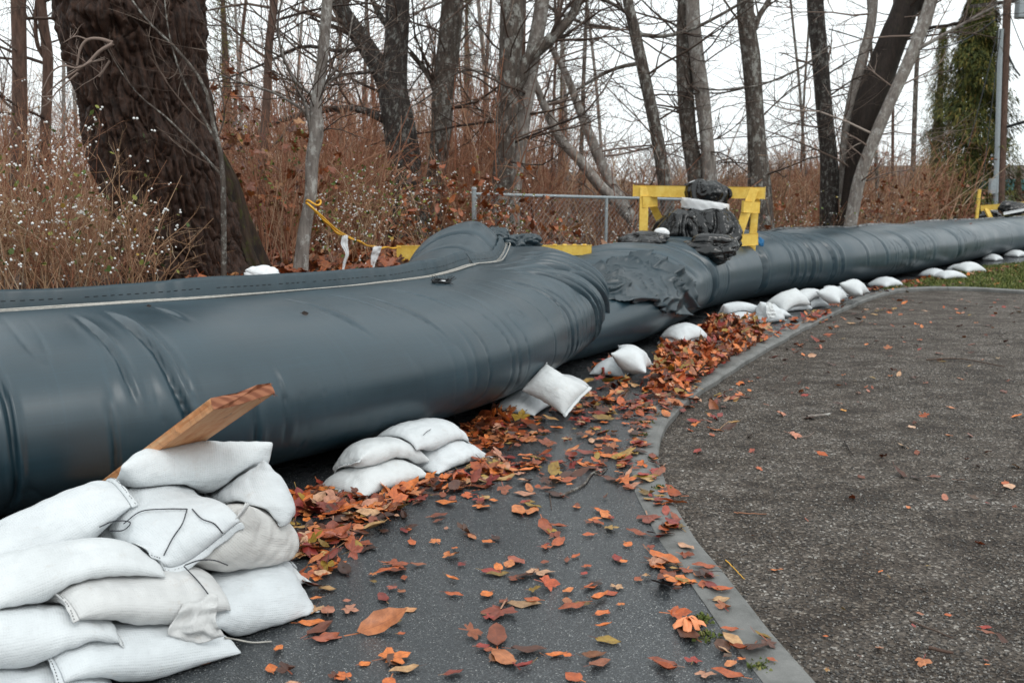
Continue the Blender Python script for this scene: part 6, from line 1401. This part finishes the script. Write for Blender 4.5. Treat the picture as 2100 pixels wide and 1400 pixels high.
# sticks, stalks and bark on the ground
def stick(label, pix, w, mat='twig_dark', lz=0.0, name='stick', cat='stick'):
    pts = catmull(np.array([P(x, y, lz + w) for x, y in pix]), 20); pts[:, 2] += .004 * np.abs(vnoise(np.c_[np.linspace(0, 5, 20), np.zeros(20), np.zeros(20)], int(w * 1e4)))
    return tag(tubeobj(name, [(pts, np.linspace(w, w * .6, 20))], 6, M[mat]), label, cat)
stick('knobbly grey stick lying across the path toward the kerb', [(1150, 1018), (1195, 995), (1215, 970), (1240, 962)], .008, 'bark_grey'); stick('thin branch piece forking off the knobbly grey stick', [(1215, 970), (1232, 972), (1246, 960)], .005, 'bark_grey')
stick('thin straight twig on the path below the pale tan leaf', [(940, 1000), (1030, 976), (1062, 974)], .0035); stick('short upright-looking twig on the path left of the knobbly stick', [(1127, 1012), (1131, 1045)], .003)
stick('yellow leaf stalk lying on the gravel beside the kerb', [(1488, 1148), (1508, 1168), (1527, 1188)], .0028, 'rope', gz + .004, 'leaf_stalk', 'stalk'); stick('dark twig on the gravel near the bottom right', [(1865, 1272), (1910, 1290), (1955, 1308)], .004, 'twig_dark', gz + .004)
stick('reddish bark stick on the gravel below the dark twig', [(1905, 1328), (1930, 1334), (1955, 1338)], .008, 'bark_brown', gz + .006); stick('tan roll of bark on the gravel beside the yellow-orange leaf', [(1655, 854), (1680, 852), (1702, 849)], .013, 'bark_pale', gz + .006, 'bark_piece', 'bark')
stick('curved thin twig on the gravel right of the spread maple leaf', [(1640, 898), (1660, 893), (1670, 885)], .003, 'twig_grey', gz + .004); stick('small crooked stick in the middle of the gravel', [(1732, 905), (1740, 920), (1748, 932)], .006, 'bark_dark', gz + .005)
stick('dark crooked branch on the gravel far right', [(1900, 738), (1960, 735), (2010, 742), (2060, 752)], .008, 'twig_dark', gz + .006); stick('straight reddish stalk on the gravel near the kerb', [(1505, 1051), (1540, 1053), (1572, 1054)], .003, 'twig_red', gz + .004)
stick('pale stalk crossing the kerb near the middle', [(1330, 1148), (1365, 1155), (1400, 1159)], .003, 'twig_tan', .006, 'leaf_stalk', 'stalk'); stick('pale stalk at the kerb by the orange maple leaf', [(1476, 880), (1484, 872), (1494, 865)], .003, 'twig_tan', gz + .006, 'leaf_stalk', 'stalk')
M['orange'] = plain('orange_tape', (0.85, 0.30, 0.13), .45, .05)
pc_ = P(1412, 1278, .02)
tps = thing('orange_tape_scrap', 'crumpled scrap of bright orange tape on the kerb edge', 'tape scrap', (pc_[0], pc_[1], .004))
for k_, (a_, l_) in enumerate([(.2, .10), (1.3, .09), (2.2, .08), (2.9, .07)]):
    dv_ = np.array([math.cos(a_), math.sin(a_), 0]); sv_ = np.array([-dv_[1], dv_[0], .3])
    ribbon('tape_loop', [pc_ - dv_ * l_ * .6 + (0, 0, -.008), pc_ - dv_ * l_ * .2 + (0, 0, .012 + .006 * k_), pc_ + dv_ * l_ * .3 + (0, 0, .004), pc_ + dv_ * l_ * .65 + (0, 0, -.01)], [.03, .036, .034, .03], sv_, M['orange'], tps, 30 + k_, .008, 5, 14)
scene.cycles.max_bounces = 5; scene.cycles.diffuse_bounces = 2; scene.cycles.glossy_bounces = 2; scene.cycles.transmission_bounces = 2; scene.cycles.caustics_reflective = False; scene.cycles.caustics_refractive = False
